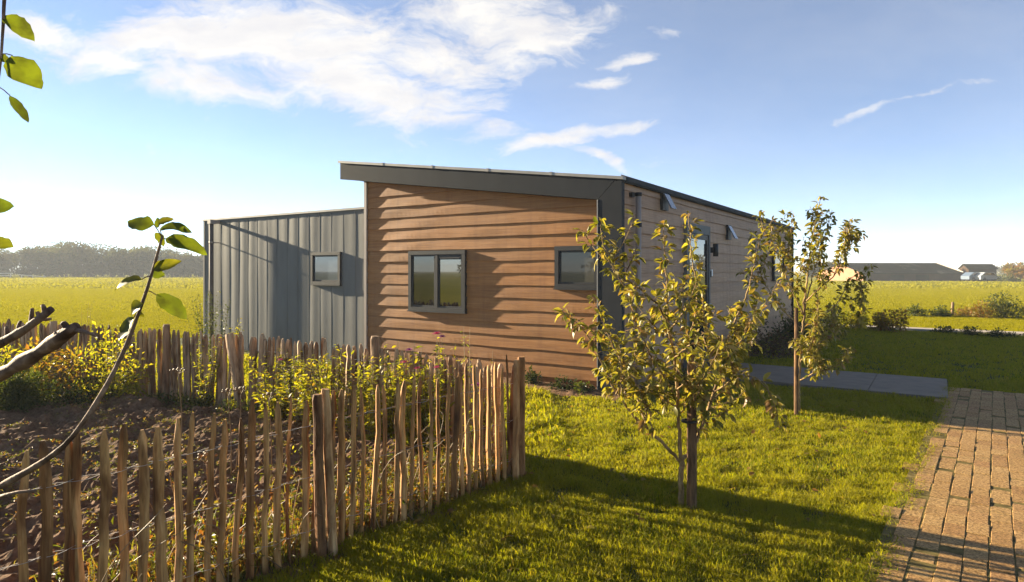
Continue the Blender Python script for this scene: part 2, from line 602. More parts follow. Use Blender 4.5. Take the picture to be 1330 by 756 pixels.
def soil_mat():
    m, nt, out = new_mat('garden_soil')
    p = geo_pos(nt)
    f = noise(nt, p, 14, 6, 0.7)
    c = ramp(nt, f, [(0.3, (0.08, 0.044, 0.023)), (0.55, (0.185, 0.108, 0.06)), (0.75, (0.31, 0.195, 0.118))])
    f2 = noise(nt, p, 2.6, 5, 0.75)
    c = mixc(nt, mth(nt, 'MULTIPLY_ADD', f2, 6.0, -3.6, clamp=True), c, (0.10, 0.105, 0.016))
    principled(nt, out, c, 0.95, normal=bump(nt, noise(nt, p, 60, 5, 0.75), 0.9, 0.02), spec=0.1)
    return m


def brick_mat():
    m, nt, out = new_mat('path_brick')
    g = nd(nt, 'ShaderNodeNewGeometry')
    p = g.outputs['Position']
    c = ramp(nt, g.outputs['Random Per Island'], [(0, (0.34, 0.21, 0.085)), (0.35, (0.40, 0.265, 0.105)), (0.7, (0.45, 0.31, 0.13)), (1, (0.37, 0.225, 0.095))])
    v = nd(nt, 'ShaderNodeTexVoronoi')
    v.inputs['Scale'].default_value = 120
    nt.links.new(p, v.inputs['Vector'])
    sp = noise(nt, p, 62, 4, 0.8)
    c = mixc(nt, mth(nt, 'MULTIPLY_ADD', sp, 3.2, -1.2, clamp=True), mixc(nt, 1.0, c, (0.33, 0.28, 0.22), 'MULTIPLY'), mixc(nt, 1.0, c, (1.5, 1.35, 1.3), 'MULTIPLY'))
    ms = noise(nt, p, 3.0, 5, 0.7)
    c = mixc(nt, mth(nt, 'MULTIPLY_ADD', ms, 3.5, -2.1, clamp=True), c, (0.16, 0.14, 0.045))
    principled(nt, out, c, 0.85, normal=bump(nt, sp, 0.6, 0.006), spec=0.2)
    return m


M['field'] = field_mat()
M['lawn'] = lawn_mat()
M['soil'] = soil_mat()
M['brick'] = brick_mat()
M['joint'] = plain_mat('mossy_joint', (0.13, 0.10, 0.035), 0.95, 0.6, 14, 0.1, bstr=0.8)
M['slab'] = plain_mat('concrete_slab', (0.185, 0.147, 0.108), 0.8, 0.16, 5, 0.3, bstr=0.15)
M['kerb'] = plain_mat('pale_concrete', (0.42, 0.36, 0.29), 0.85, 0.15, 6, 0.2)

# ================================================================== GROUND
mb = MB()
mb.polys([(-1400, -1400, 0), (1400, -1400, 0), (1400, 1400, 0), (-1400, 1400, 0)], [(0, 1, 2, 3)])
structure('field', mb, M['field'], 'flat yellow-green meadow stretching to the horizon', 'field')

FD = np.array([-0.634, -0.773])            # the near garden fence runs from its end post towards the camera's left
FE = np.array([0.06, 5.15])
FN = np.array([0.773, -0.634])             # to the lawn side of it
BACK = np.array([[0.06, 5.15], [-1.3, 6.2], [-3.0, 7.4], [-4.6, 8.25], [-7.0, 9.3], [-9.4, 10.3]])


def back_y(x):
    return np.interp(-x, -BACK[:, 0], BACK[:, 1])


def in_garden(p):
    """inside both fences"""
    d = (p - FE) @ FN
    return (d < 0) & (p[:, 1] < back_y(p[:, 0])) & (p[:, 0] < FE[0])


PD = np.array([0.600, 0.800])             # brick path direction
PR = np.array([PD[1], -PD[0]])
PB = np.array([2.98, 4.80])                # a point on its left edge
mb = MB()
# lawn sheet: around the chalet, up to the pale path
def HL(u, v, z): return tuple(H(u, v, z))
mb.polys([(-12, -3, .004), (9, -3, .004), HL(-16, 2, .004), HL(-16, 12.95, .004), HL(12, 12.95, .004), (-12, 12, .004)], [(0, 1, 2, 3, 4, 5)])
structure('lawn', mb, M['lawn'], 'mown lawn around the chalet, sunlit in front and shaded beside it', 'lawn')

# ---- garden soil
gx = np.arange(-9.4, 0.25, 0.028)
gy = np.arange(1.0, 10.3, 0.028)
XX, YY = np.meshgrid(gx, gy)
pp = np.column_stack([XX.ravel(), YY.ravel()])
edge = np.minimum(-((pp - FE) @ FN), back_y(pp[:, 0]) - pp[:, 1])
zz = 0.10 * np.clip((edge + 0.15) / 0.45, -0.4, 1) * 0.6
rows = 0.5 + 0.5 * np.sin((pp @ np.array([0.62, 0.78])) * 2 * PI / 0.62 + 2 * fbm(pp[:, 0], pp[:, 1], 2))
lump = fbm(pp[:, 0] * 4, pp[:, 1] * 4, 5, 0.62)
zz = zz + (lump - 0.5) * 0.24 * np.clip(edge / 0.3, 0, 1) + 0.03 * rows * np.clip(edge / 0.3, 0, 1)
zz = zz + np.clip(fbm(pp[:, 0] * 17, pp[:, 1] * 17, 3, 0.6) - 0.55, 0, 1) * 0.13 * np.clip(edge / 0.2, 0, 1)
soil_z = zz.reshape(XX.shape)
nx, ny = len(gx), len(gy)
ii, jj = np.meshgrid(np.arange(nx - 1), np.arange(ny - 1))
q = np.stack([jj * nx + ii, jj * nx + ii + 1, (jj + 1) * nx + ii + 1, (jj + 1) * nx + ii], -1).reshape(-1, 4)
cen = pp[q].mean(1)
keep = np.minimum(-((cen - FE) @ FN), back_y(cen[:, 0]) - cen[:, 1]) > -0.16
q = q[keep]
mb = MB()
mb.add(np.column_stack([pp, zz]), q.reshape(-1), np.full(len(q), 4), False)
structure('soil', mb, M['soil'], 'dug brown soil of the fenced kitchen garden', 'garden soil')


def soil_h(x, y):
    i = np.clip(((np.asarray(x) - gx[0]) / 0.028).astype(int), 0, nx - 1)
    j = np.clip(((np.asarray(y) - gy[0]) / 0.028).astype(int), 0, ny - 1)
    return soil_z[j, i]


# ---- brick path
mb = MB()
jb = MB()
CW, BL = 0.117, 0.21
s0, s1 = -3.4, 5.15
for c in range(-1, 26):
    off = (c % 2) * BL * 0.5 + random.uniform(-.01, .01)
    s = s0 + off
    while s < s1 - 0.05 - c * 0.004:
        e = min(s + BL - 0.0055, s1)
        skip = c == -1 and random.random() < 0.8
        if not skip and not (c == 0 and random.random() < 0.05):
            w0, w1 = c * CW + 0.0045 + random.uniform(-.0045, .0035), (c + 1) * CW - 0.0045 + random.uniform(-.0035, .0045)
            zt = 0.045 + random.uniform(-.0025, .0025)
            tl = random.uniform(-.004, .004)
            pts = []
            for (inset, z) in ((0, 0.0), (0, zt - .0025), (0.0025, zt)):
                for (a, b) in ((w0 + inset, s + inset), (w1 - inset, s + inset), (w1 - inset, e - inset), (w0 + inset, e - inset)):
                    xy = PB + PR * a + PD * b
                    pts.append((xy[0], xy[1], z + (tl if z > 0 and b > s + .05 else 0)))
            mb.polys(pts, [(0, 1, 5, 4), (1, 2, 6, 5), (2, 3, 7, 6), (3, 0, 4, 7), (4, 5, 9, 8), (5, 6, 10, 9), (6, 7, 11, 10), (7, 4, 8, 11), (8, 9, 10, 11)])
        s += BL
structure('brick_path', mb, M['brick'], 'tan brick path with mossy joints at the right', 'path')
a0, a1 = -0.06, 26 * CW
cs = [PB + PR * a0 + PD * s0, PB + PR * a1 + PD * s0, PB + PR * a1 + PD * s1, PB + PR * a0 + PD * s1]
jb.hexa([(c[0], c[1], .006) for c in cs] + [(c[0], c[1], .0415) for c in cs])
structure('path_bedding', jb, M['joint'], 'mossy sand bedding showing in the joints of the brick path', 'path bedding')

# ---- grey slab path to the door, and pale path behind
mb = MB()
u = -3.6
while u < -0.05:
    u1 = min(u + 0.9, -0.02)
    hbox(mb, u + .004, u1 - .004, 2.0, 3.7, 0.0, 0.05 + random.uniform(-.002, .002))
    u = u1
structure('slab_path', mb, M['slab'], 'grey concrete slab path leading to the chalet door', 'path')
mb = MB()
for k in range(14):
    hbox(mb, -16 + k * 2.0 + .005, -16 + (k + 1) * 2.0 - .005, 12.95, 13.6, 0.0, 0.06)
structure('pale_path', mb, M['kerb'], 'pale concrete path running behind the shaded lawn', 'path')

# ================================================================== GRASS (stuff)
def scatter(x0, x1, y0, y1, dens, pred):
    n = int((x1 - x0) * (y1 - y0) * dens)
    p = np.column_stack([R.uniform(x0, x1, n), R.uniform(y0, y1, n)])
    return p[pred(p)]


def in_view(p, m=0.06):
    return (np.abs(p[:, 0]) < (CX / F + m) * p[:, 1] + 0.15) & (p[:, 1] > 2.3)


def path_a(p): return (p - PB) @ PR
def path_s(p): return (p - PB) @ PD


def lawn_pred(p):
    uv = uv_of(p)
    house = (uv[:, 1] > -0.12) & (uv[:, 0] > -0.1) & (uv[:, 1] < 13)
    bed = (uv[:, 1] > -0.36 + 0.08 * np.sin(uv[:, 0] * 7)) & (uv[:, 0] > -0.12) & (uv[:, 1] < 13)
    a, s = path_a(p), path_s(p)
    jag = 0.05 * (fbm(s * 5, s * 0 + 3.3, 3) - 0.5) * 4
    path = (a > -0.03 + jag) & (s < s1 + 0.02) & (a < a1 + .1)
    slab = (uv[:, 0] < 0.1) & (uv[:, 0] > -3.62) & (uv[:, 1] > 1.99) & (uv[:, 1] < 3.71)
    far = uv[:, 1] > 12.9
    gd = in_garden(p)
    return in_view(p) & ~house & ~bed & ~path & ~slab & ~far & ~gd


gm = MB()
def grass_batch(y0, y1, x0, x1, dens, h, w, pred, clump=True, lean=(0.15, 0.9), target=None):
    p = scatter(x0, x1, y0, y1, dens, pred)
    cl = fbm(p[:, 0] * 6, p[:, 1] * 6, 3)
    big = fbm(p[:, 0] * 1.3 + 9, p[:, 1] * 1.3, 3)
    if clump:
        k = R.random(len(p)) < np.clip(2.2 * cl - .15, 0.15, 1)
        p, cl, big = p[k], cl[k], big[k]
    hh = h * (0.32 + 1.05 * cl + 0.6 * (big - .5)) * R.uniform(0.5, 1.5, len(p))
    (target or gm).blades(p, 0.003, hh, w * R.uniform(0.7, 1.3, len(p)), R.uniform(*lean, len(p)))


grass_batch(2.4, 5.0, -2.2, 3.6, 19000, 0.054, 0.0040, lawn_pred)
grass_batch(5.0, 7.0, -1.5, 5.5, 12000, 0.052, 0.0052, lawn_pred)
grass_batch(7.0, 9.5, -2.0, 8.5, 5500, 0.055, 0.0075, lawn_pred)
grass_batch(9.5, 18.5, 1.0, 16.0, 1500, 0.05, 0.014, lawn_pred)
# between the garden and the annex
grass_batch(6.0, 14.0, -9.5, 0.5, 1500, 0.10, 0.012, lambda p: lawn_pred(p) & (p[:, 1] > back_y(p[:, 0])))
pr = scatter(-1.0, 5.0, 3.3, 8.5, 5, lawn_pred)      # low clover-like rosettes between the blades
q_ = np.repeat(pr, 14, 0) + R.normal(0, .035, (len(pr) * 14, 2))
dd = R.normal(size=(len(q_), 3)); dd[:, 2] = np.abs(dd[:, 2]) * .35 + .1
gm.small_leaves(np.column_stack([q_, R.uniform(.012, .035, len(q_))]), dd, np.tile([0, 0, 1.0], (len(q_), 1)) + .4 * rnd_unit(len(q_)), R.uniform(.015, .035, len(q_)), R.uniform(.010, .02, len(q_)))
pe = np.column_stack([R.uniform(-3.3, 5.1, 9000), R.uniform(-.07, .05, 9000) + R.normal(0, .02, 9000)])
xy = PB + pe[:, :1] * PD + pe[:, 1:] * PR
k = in_view(xy) & (R.random(len(xy)) < np.clip(fbm(pe[:, 0] * 3, pe[:, 0] * 0, 3) * 2 - .45, 0, 1))
gm.blades(xy[k], 0.003, R.uniform(.04, .095, k.sum()), R.uniform(.004, .008, k.sum()), R.uniform(.3, 1.1, k.sum()))
tag(gm.build('grass', M['grass']), 'short lawn grass growing in front of and beside the chalet', 'grass', kind='stuff')

mm = MB()
def field_pred(p):
    uv = uv_of(p)
    return in_view(p) & ((uv[:, 1] > 13.65) | (uv[:, 0] > 9.7)) & ~((uv[:, 0] < 12) & (uv[:, 1] < 12.95) & (uv[:, 0] > -0.3) & (uv[:, 1] > -1))
grass_batch(12.0, 26.0, -22, -4, 2600, 0.034, 0.018, field_pred, target=mm)
grass_batch(15.0, 30.0, 6, 25, 2600, 0.03, 0.018, field_pred, target=mm)
grass_batch(26.0, 60.0, -48, -8, 300, 0.05, 0.04, field_pred, target=mm)
grass_batch(30.0, 60.0, 12, 48, 300, 0.045, 0.04, field_pred, target=mm)
grass_batch(60.0, 110.0, -95, -25, 5, 0.13, 0.16, field_pred, target=mm)
grass_batch(110.0, 171.0, -150, -50, 2.2, 0.15, 0.3, field_pred, target=mm)
grass_batch(60.0, 104.0, 28, 90, 5, 0.11, 0.16, field_pred, target=mm)
tag(mm.build('meadow_grass', M['meadow']), 'longer yellowish grass tufts of the open meadow', 'grass', kind='stuff')

# ---- weeds inside the garden, thick along the near fence
wm = MB()
def gpred(p): return in_garden(p) & in_view(p)
p = scatter(-4.5, 0.1, 1.8, 7.2, 5200, gpred)
d = -((p - FE) @ FN)
along = (FE - p) @ (-FD)
k = R.random(len(p)) < np.clip(1.0 - d / 1.15, 0.0, 1) ** 1.6 * np.clip(.25 + (p[:, 0] + 2.4) / 1.3, .12, 1) * np.clip(0.3 + 1.4 * fbm(p[:, 0] * 4, p[:, 1] * 4, 3) - .25, 0, 1)
p = p[k]
d = d[k]
wm.blades(p, soil_h(p[:, 0], p[:, 1]), R.uniform(0.03, 0.15, len(p)) * np.clip(1.2 - d * .7, .3, 1), R.uniform(0.004, 0.009, len(p)), R.uniform(0.1, 1.0, len(p)))
p2 = scatter(-9, 0.1, 1.8, 10.3, 55, lambda p: gpred(p) & (fbm(p[:, 0] * 2.2, p[:, 1] * 2.2, 3) > 0.48))
n = len(p2)
cl_n = 15
c = np.repeat(p2, cl_n, 0) + R.normal(0, 0.03, (n * cl_n, 2))
pos = np.column_stack([c, soil_h(c[:, 0], c[:, 1]) + 0.01])
dd = R.normal(size=(n * cl_n, 3)); dd[:, 2] = np.abs(dd[:, 2]) * .7 + .1
wm.small_leaves(pos, dd, np.tile([0, 0, 1.0], (len(pos), 1)) + .3 * rnd_unit(len(pos)), R.uniform(.012, .034, len(pos)), R.uniform(.007, .016, len(pos)))
# broad low leaves near the fence
p3 = scatter(-3.4, 0.05, 1.8, 5.3, 190, gpred)
d3 = -((p3 - FE) @ FN)
p3 = p3[R.random(len(p3)) < np.clip(1.0 - d3 / 1.2, 0, 1) * np.clip(.3 + (p3[:, 0] + 2.4) / 1.3, .2, 1)]
n = len(p3); cl_n = 9
c = np.repeat(p3, cl_n, 0) + R.normal(0, 0.05, (n * cl_n, 2))
pos = np.column_stack([c, soil_h(c[:, 0], c[:, 1]) + R.uniform(0.0, 0.16, len(c))])
dd = R.normal(size=(n * cl_n, 3)); dd[:, 2] = np.abs(dd[:, 2]) * .6
wm.small_leaves(pos, dd, np.tile([0, 0, 1.0], (len(pos), 1)) + .5 * rnd_unit(len(pos)), R.uniform(.025, .06, len(pos)), R.uniform(.010, .024, len(pos)))
tag(wm.build('weeds', M['weed']), 'green and rusty weeds growing through the garden soil', 'weeds', kind='stuff')

# ---- dry stalks caught in the near fence
dm = MB()
for i in range(80):
    q_ = random.uniform(0.1, 4.0)
    o_ = -abs(random.gauss(0, .28)) - .02 if random.random() < .8 else random.uniform(.0, .05)
    b_ = FE + FD * q_ + FN * o_
    h_ = random.uniform(.12, .62)
    t_ = np.array([b_[0] + random.gauss(0, .16), b_[1] + random.gauss(0, .12), h_])
    m_ = np.array([(b_[0] * .6 + t_[0] * .4), (b_[1] * .6 + t_[1] * .4), h_ * random.uniform(.5, .75)])
    pts = catmull([np.array([b_[0], b_[1], 0.02]), m_, t_, t_ + [random.gauss(0, .06), random.gauss(0, .05), random.uniform(-.06, .04)]], .06)
    dm.tube(pts, np.linspace(.0032, .0012, len(pts)), 4, False)
tag(dm.build('dry_stalks', M['dry']), 'thin dry stalks and straw tangled along the near fence', 'dry stalks', kind='stuff')

# ---- fallen leaves on the lawn
fm = MB()
p = scatter(-1.2, 5.5, 3.2, 8.8, 10, lawn_pred)
pos = np.column_stack([p, R.uniform(0.03, 0.055, len(p))])
dd = R.normal(size=(len(p), 3)); dd[:, 2] *= .25
fm.leaves(pos, dd, np.tile([0, 0, 1.0], (len(p), 1)) + .4 * rnd_unit(len(p)), R.uniform(.045, .07, len(p)), R.uniform(.025, .04, len(p)), .3, .3)
tag(fm.build('fallen_leaves', M['leaf_autumn']), 'brown fallen leaves lying scattered on the lawn', 'fallen leaves', kind='stuff')

# ================================================================== CHALET
house = thing('chalet', 'long brown timber-clad chalet with grey sloping roof and grey metal annex', 'chalet', C0)
WV = 0.18           # the boarded wall stands back from the fascia frame
ROOF_L = 5.35       # left end of the roof overhang
WALL_L = hu(477, WV)
LEN = 12.0
SL = (3.59 - 2.885) / 5.35
zr = lambda u: 2.885 + SL * u
EXPO = 0.186


def lap_wall(mb, fn, a0, a1, z0, n, astart, step=0.09):
    """overlapping boards: fn(a, out, z) -> point, a along the wall, out = distance in front of the wall plane"""
    for k in range(n):
        zb = z0 + k * EXPO
        s = max(a0, astart(zb + EXPO))
        if s > a1 - 0.1:
            continue
        m = max(2, int((a1 - s) / step))
        a = np.linspace(s, a1, m)
        wob = (fbm(a * 1.7 + k * 7.3, a * 0 + k * 3.1, 3) - 0.5)
        wz = (fbm(a * 2.3 + k * 5.1, a * 0 + 40 + k * 1.7, 3) - 0.5) * 0.014
        wob2 = (fbm(a * 1.2 + k * 2.9, a * 0 + 80 + k, 2) - 0.5)
        V = []
        for i in range(m):
            V += [fn(a[i], 0.004, zb - 0.006 + wz[i]), fn(a[i], 0.026 + wob[i] * 0.016, zb - 0.006 + wz[i]),
                  fn(a[i], 0.0175 + wob2[i] * 0.012, zb + EXPO * .5), fn(a[i], 0.006 + wob2[i] * .004, zb + EXPO + 0.004)]
        f = []
        for i in range(m - 1):
            for r in range(3):
                f.append((i * 4 + r, (i + 1) * 4 + r, (i + 1) * 4 + r + 1, i * 4 + r + 1))
        mb.polys(V, f, False)


mb = MB()
lap_wall(mb, lambda a, o, z: H(a, WV - o, z), 0.05, WALL_L - 0.03, 0.14, 19, lambda zt: (zt + 0.05 - 2.885) / SL)
mb.build('front_wall', M['cedar'], house)
mb = MB()
hbox(mb, 0.03, WALL_L - .01, WV + 0.004, WV + .12, 0.0, 2.62)
nb = 14
for i in range(nb):
    ua, ub = 0.03 + (WALL_L - .04) * i / nb, 0.03 + (WALL_L - .04) * (i + 1) / nb
    hbox(mb, ua, ub, WV + 0.004, WV + .12, 2.62, zr(ua) - .12)
# plinth board and back / left walls
hbox(mb, 0.02, WALL_L, LEN - .12, LEN, 0.0, 2.75)
hbox(mb, WALL_L - .12, WALL_L, WV + .13, LEN - .13, 0.0, 3.3)
mb.build('wall_core', M['cedar'], house)

# left end trim of the boarded wall
mb = MB()
hbox(mb, WALL_L - .028, WALL_L + .03, WV - .05, WV + .10, 0.05, zr(WALL_L) - .30)
mb.build('corner_trim', M['pipe'], house)

# long side wall
mb = MB()
lap_wall(mb, lambda a, o, z: H(-o + 0.03, a, z), 0.09, LEN - 0.05, 0.14, 15, lambda zt: -9, 0.25)
mb.build('side_wall', M['side'], house)
mb = MB()
hbox(mb, 0.045, .15, 0.1, LEN - .02, 0.0, 2.84)
mb.build('side_wall_core', M['side'], house)
mb = MB()
hbox(mb, -0.03, 0.08, LEN - .05, LEN + .03, 0.03, 2.83)
mb.build('corner_trim', M['frame'], house)

# fascia with mitred corner board in one plane
def front_poly(mb, pts, v0, v1):
    n = len(pts)
    V = [H(u, v0, z) for u, z in pts] + [H(u, v1, z) for u, z in pts]
    mb.polys(V, [tuple(range(n)), tuple(range(2 * n - 1, n - 1, -1))] + [(i, n + i, n + (i + 1) % n, (i + 1) % n) for i in range(n)])


FA = 0.315
TR = hu(776.5, 0.0)
mb = MB()
front_poly(mb, [(0.062, zr(0.062) - .03), (ROOF_L, zr(ROOF_L) - .03), (ROOF_L, zr(ROOF_L) - FA), (TR + .002, zr(TR) - FA)], 0.0, 0.022)
front_poly(mb, [(TR + .006, zr(TR) - FA), (WALL_L + .03, zr(WALL_L + .03) - FA), (WALL_L + .03, zr(WALL_L + .03) - FA + .02), (TR + .006, zr(TR) - FA + .02)], 0.024, WV + .03)
mb.build('fascia', M['anthracite'], house)
mb = MB()
front_poly(mb, [(0.055, zr(0.055) - .035), (TR - .003, zr(TR) - FA - .004), (TR - .003, 0.04), (0.055, 0.04)], -0.003, 0.02)
hbox(mb, 0.055, TR - .006, 0.022, WV - .03, 0.05, 2.58)
mb.build('corner_board', M['anthracite'], house)
mb = MB()
hbox(mb, -0.03, 0.052, -0.012, 0.085, 0.04, 2.835)
mb.build('corner_post', M['anthracite'], house)
mb = MB()
hbox(mb, TR - .002, TR + .012, -0.008, 0.02, 0.04, zr(TR) - FA - .004)
mb.build('lit_edge_bead', M['cap'], house)  # pale strip stands in for the sunlit edge of the corner board

# roof
mb = MB()
mb.hexa([H(-.045, .03, zr(-.045) - .06), H(ROOF_L - .003, .03, zr(ROOF_L) - .28), H(ROOF_L - .003, LEN + .1, zr(ROOF_L) - .28), H(-.045, LEN + .1, zr(-.045) - .06),
         H(-.045, .03, zr(-.045) - .006), H(ROOF_L - .003, .03, zr(ROOF_L) - .006), H(ROOF_L - .003, LEN + .1, zr(ROOF_L) - .006), H(-.045, LEN + .1, zr(-.045) - .006)])
roof = mb.build('roof', M['anthracite'], house)
mb = MB()
def capstrip(u0, u1):
    mb.hexa([H(u0, -.02, zr(u0) - .028), H(u1, -.02, zr(u1) - .028), H(u1, .09, zr(u1) - .028), H(u0, .09, zr(u0) - .028),
             H(u0, -.02, zr(u0) + .012), H(u1, -.02, zr(u1) + .012), H(u1, .09, zr(u1) + .012), H(u0, .09, zr(u0) + .012)])
for i in range(5):
    a, b = -.05 + 5.44 * i / 5, -.05 + 5.44 * (i + 1) / 5
    capstrip(a + (.002 if i else 0), b - .002)
for i in range(1, 5):
    a = -.05 + 5.44 * i / 5
    mb.hexa([H(a - .02, -.024, zr(a) - .03), H(a + .02, -.024, zr(a) - .03), H(a + .02, .07, zr(a) - .03), H(a - .02, .07, zr(a) - .03),
             H(a - .02, -.024, zr(a) + .017), H(a + .02, -.024, zr(a) + .019), H(a + .02, .07, zr(a) + .019), H(a - .02, .07, zr(a) + .017)])
mb.build('roof_edge_cap', M['cap'], roof)
mb = MB()
hbox(mb, -.06, .05, .092, LEN + .1, zr(0) - .05, zr(0) + .016)
mb.build('side_roof_edge', M['anthracite'], roof)


def window(name, plane, a0, a1, z0, z1, out, panes, fw=0.062, mull=None, label=None, top_vent=None):
    """plane(a, o, z): a along wall, o out of the wall"""
    def pbox(mb, a0, a1, o0, o1, z0, z1):
        mb.hexa([plane(a0, o1, z0), plane(a1, o1, z0), plane(a1, o0, z0), plane(a0, o0, z0), plane(a0, o1, z1), plane(a1, o1, z1), plane(a1, o0, z1), plane(a0, o0, z1)])
    mb = MB()
    pbox(mb, a0, a1, -.02, out, z0, z0 + fw)
    pbox(mb, a0, a1, -.02, out, z1 - fw, z1)
    pbox(mb, a0, a0 + fw, -.02, out - .0015, z0 + fw, z1 - fw)
    pbox(mb, a1 - fw, a1, -.02, out - .0015, z0 + fw, z1 - fw)
    pbox(mb, a0 - .012, a1 + .012, -.02, out + .016, z0 - .018, z0 - .002)
    w = mb.build(name, M['frame'], house)
    edges = [a0 + fw] + (mull or []) + [a1 - fw]
    if mull:
        mb = MB()
        for m_ in mull:
            pbox(mb, m_ - .028, m_ + .028, -.02, out - .006, z0 + fw + .001, z1 - fw - .001)
        mb.build('mullion', M['frame'], w)
    for i, pm in enumerate(panes):
        e0 = edges[i] + (.03 if i else 0.001)
        e1 = edges[i + 1] - (.03 if i < len(panes) - 1 else 0.001)
        sb = MB()
        b = .026
        za, zb = z0 + fw + .002, z1 - fw - .002
        pbox(sb, e0, e1, -.02, out - .02, za, za + b)
        pbox(sb, e0, e1, -.02, out - .02, zb - b, zb)
        pbox(sb, e0, e0 + b, -.02, out - .0212, za + b, zb - b)
        pbox(sb, e1 - b, e1, -.02, out - .0212, za + b, zb - b)
        if top_vent == i:
            pbox(sb, e0 + b, e1 - b, -.02, out - .016, zb - b - .055, zb - b)
            pbox(sb, e0 + b + .02, e1 - b - .02, -.02, out - .010, zb - b - .038, zb - b - .022)
        sb.build('sash', M['frame'], w)
        gb = MB()
        pbox(gb, e0 + b - .004, e1 - b + .004, -.012, out - .034, za + b - .004, zb - b + .004)
        gb.build('pane', M[pm], w)
    if label:
        w['label'] = label
    return w


front = lambda a, o, z: H(a, WV - 0.028 - o, z)
# window with two panes
ua, ub = hu(603.5, WV - .07), hu(530, WV - .07)
um = (ua + ub) / 2
window('window', front, ua, ub, hz(404.5, (ua + ub) / 2, WV - .07), hz(325.5, (ua + ub) / 2, WV - .07), 0.042, ['glass', 'screen'], mull=[hu(566, WV - .07)], label='two-pane dark framed window in the boarded wall', top_vent=0)
ub2 = hu(720, WV - .07)
window('window', front, ub2 - .70, ub2, hz(374.5, ub2, WV - .07), hz(320, ub2, WV - .07), 0.042, ['blind'], label='single-pane window beside the grey corner board')
# annex
AV = 0.23
AN_L = hu(264.5, AV)
AZ = 2.785
ab = MB()
SPAN = AN_L - (WALL_L + .035)
nP = 16
pw = SPAN / nP
for i in range(nP):
    x0 = WALL_L + .035 + i * pw
    m = 12
    t = np.linspace(0, 1, m)
    amp = 0.0012 + 0.002 * random.random()
    V = []
    for j in range(m):
        o = amp * math.sin(PI * t[j]) + 0.0014 * math.sin(2 * PI * t[j] + i)
        for z in (0.02, 0.8, 1.5, 2.1, AZ - .04):
            V.append(H(x0 + .008 + (pw - .016) * t[j], AV - o - 0.0015 * math.sin(z * 2.3 + i * 1.7), z))
    ab.polys(V, [(j * 5 + r, (j + 1) * 5 + r, (j + 1) * 5 + r + 1, j * 5 + r + 1) for j in range(m - 1) for r in range(4)], True)
    # standing seam
    hbox(ab, x0 - .007, x0 + .0075, AV - .0042, AV + .01, 0.02, AZ - .04)
hbox(ab, WALL_L + .034, AN_L - .004, AV + .012, AV + .1, 0.0, AZ - .05)
hbox(ab, AN_L - .1, AN_L, AV + .101, 6.0, 0.0, AZ - .05)
hbox(ab, AN_L - .05, AN_L, AV - .01, AV + .1, 0.02, AZ - .042)
ab.build('annex_wall', M['zinc'], house)
ab = MB()
hbox(ab, WALL_L + .02, AN_L + .02, AV - .028, 6.0, AZ - .038, AZ)
ab.build('annex_roof', M['cap'], house)
aw = lambda a, o, z: H(a, AV - 0.006 - o, z)
ua, ub = hu(441, AV - .05), hu(403, AV - .05)
window('window', aw, ua, ub, hz(369.5, (ua + ub) / 2, AV - .05), hz(327.5, (ua + ub) / 2, AV - .05), 0.042, ['ventglass'], fw=.055, label='small square window in the grey metal annex')
# annex downpipe, standing off the wall on a spout
up = hu(275.5, AV - .17)
pv = AV - .185
db = MB()
db.tube([H(up, pv, 0.0), H(up, pv, 1.2), H(up, pv, AZ - .13)], 0.043, 10)
dp = db.build('downpipe', M['brownpipe'], house)
db = MB()
hbox(db, up - .055, up + .055, pv - .06, pv + .06, AZ - .135, AZ - .05)
hbox(db, up - .03, up + .03, pv + .06, AV + .005, AZ - .12, AZ - .06)
db.build('spout', M['pipe'], dp)
db = MB()
zb_ = hz(315, up, pv)
hbox(db, up - .012, up + .012, pv + .03, AV - .005, zb_ - .01, zb_ + .01)
db.tube([H(up, pv, zb_ - .02), H(up, pv, zb_ + .02)], 0.05, 10)
db.build('bracket', M['pipe'], dp)

# ---- long wall: downpipe, door, vents, lamp, bell, far window
vp_ = hv(829, -.06)
db = MB()
db.tube([H(-.062, vp_, 0.0), H(-.062, vp_, 1.3), H(-.062, vp_, 2.70)], 0.04, 12)
dp2 = db.build('downpipe', M['pipe'], house)
for z in (0.55, 2.28, 2.70):
    db = MB()
    db.tube([H(-.062, vp_, z - .025), H(-.062, vp_, z + .025)], 0.047, 12)
    hbox(db, -.04, 0.02, vp_ - .02, vp_ + .02, z - .014, z + .014)
    db.build('bracket', M['anthracite'], dp2)
db = MB()
hbox(db, -.03, .03, vp_ - .13, vp_ - .05, 2.66, 2.72)
db.build('spout', M['black'], dp2)

side = lambda a, o, z: H(-o, a, z)
d0, d1 = hv(889), hv(919.5)
def sbox(mb, a0, a1, o0, o1, z0, z1):
    hbox(mb, -o1, -o0, a0, a1, z0, z1)
DT = hz(292, 0, (d0 + d1) / 2)
mb = MB()
sbox(mb, d0, d0 + .07, -.02, .045, .06, DT)
sbox(mb, d1 - .07, d1, -.02, .045, .06, DT)
sbox(mb, d0 + .07, d1 - .07, -.02, .044, DT - .16, DT)
sbox(mb, d0 + .07, d1 - .07, -.02, .06, .03, .075)
door = mb.build('door', M['zinc'], house)
mb = MB()
sbox(mb, d0 + .072, d0 + .19, -.02, .03, .08, DT - .165)
sbox(mb, d1 - .16, d1 - .072, -.02, .03, .08, DT - .165)
sbox(mb, d0 + .19, d1 - .16, -.02, .03, .08, .30)
sbox(mb, d0 + .19, d1 - .16, -.02, .03, DT - .25, DT - .165)
mb.build('leaf_frame', M['frame'], door)
mb = MB()
sbox(mb, d0 + .185, d1 - .155, -.01, .012, .295, DT - .245)
mb.build('pane', M['doorglass'], door)
mb = MB()
mb.tube([H(-.03, d1 - .11, 1.06), H(-.09, d1 - .11, 1.06)], .011, 8)
mb.tube([H(-.09, d1 - .11, 1.06), H(-.09, d1 - .25, 1.06)], .011, 8)
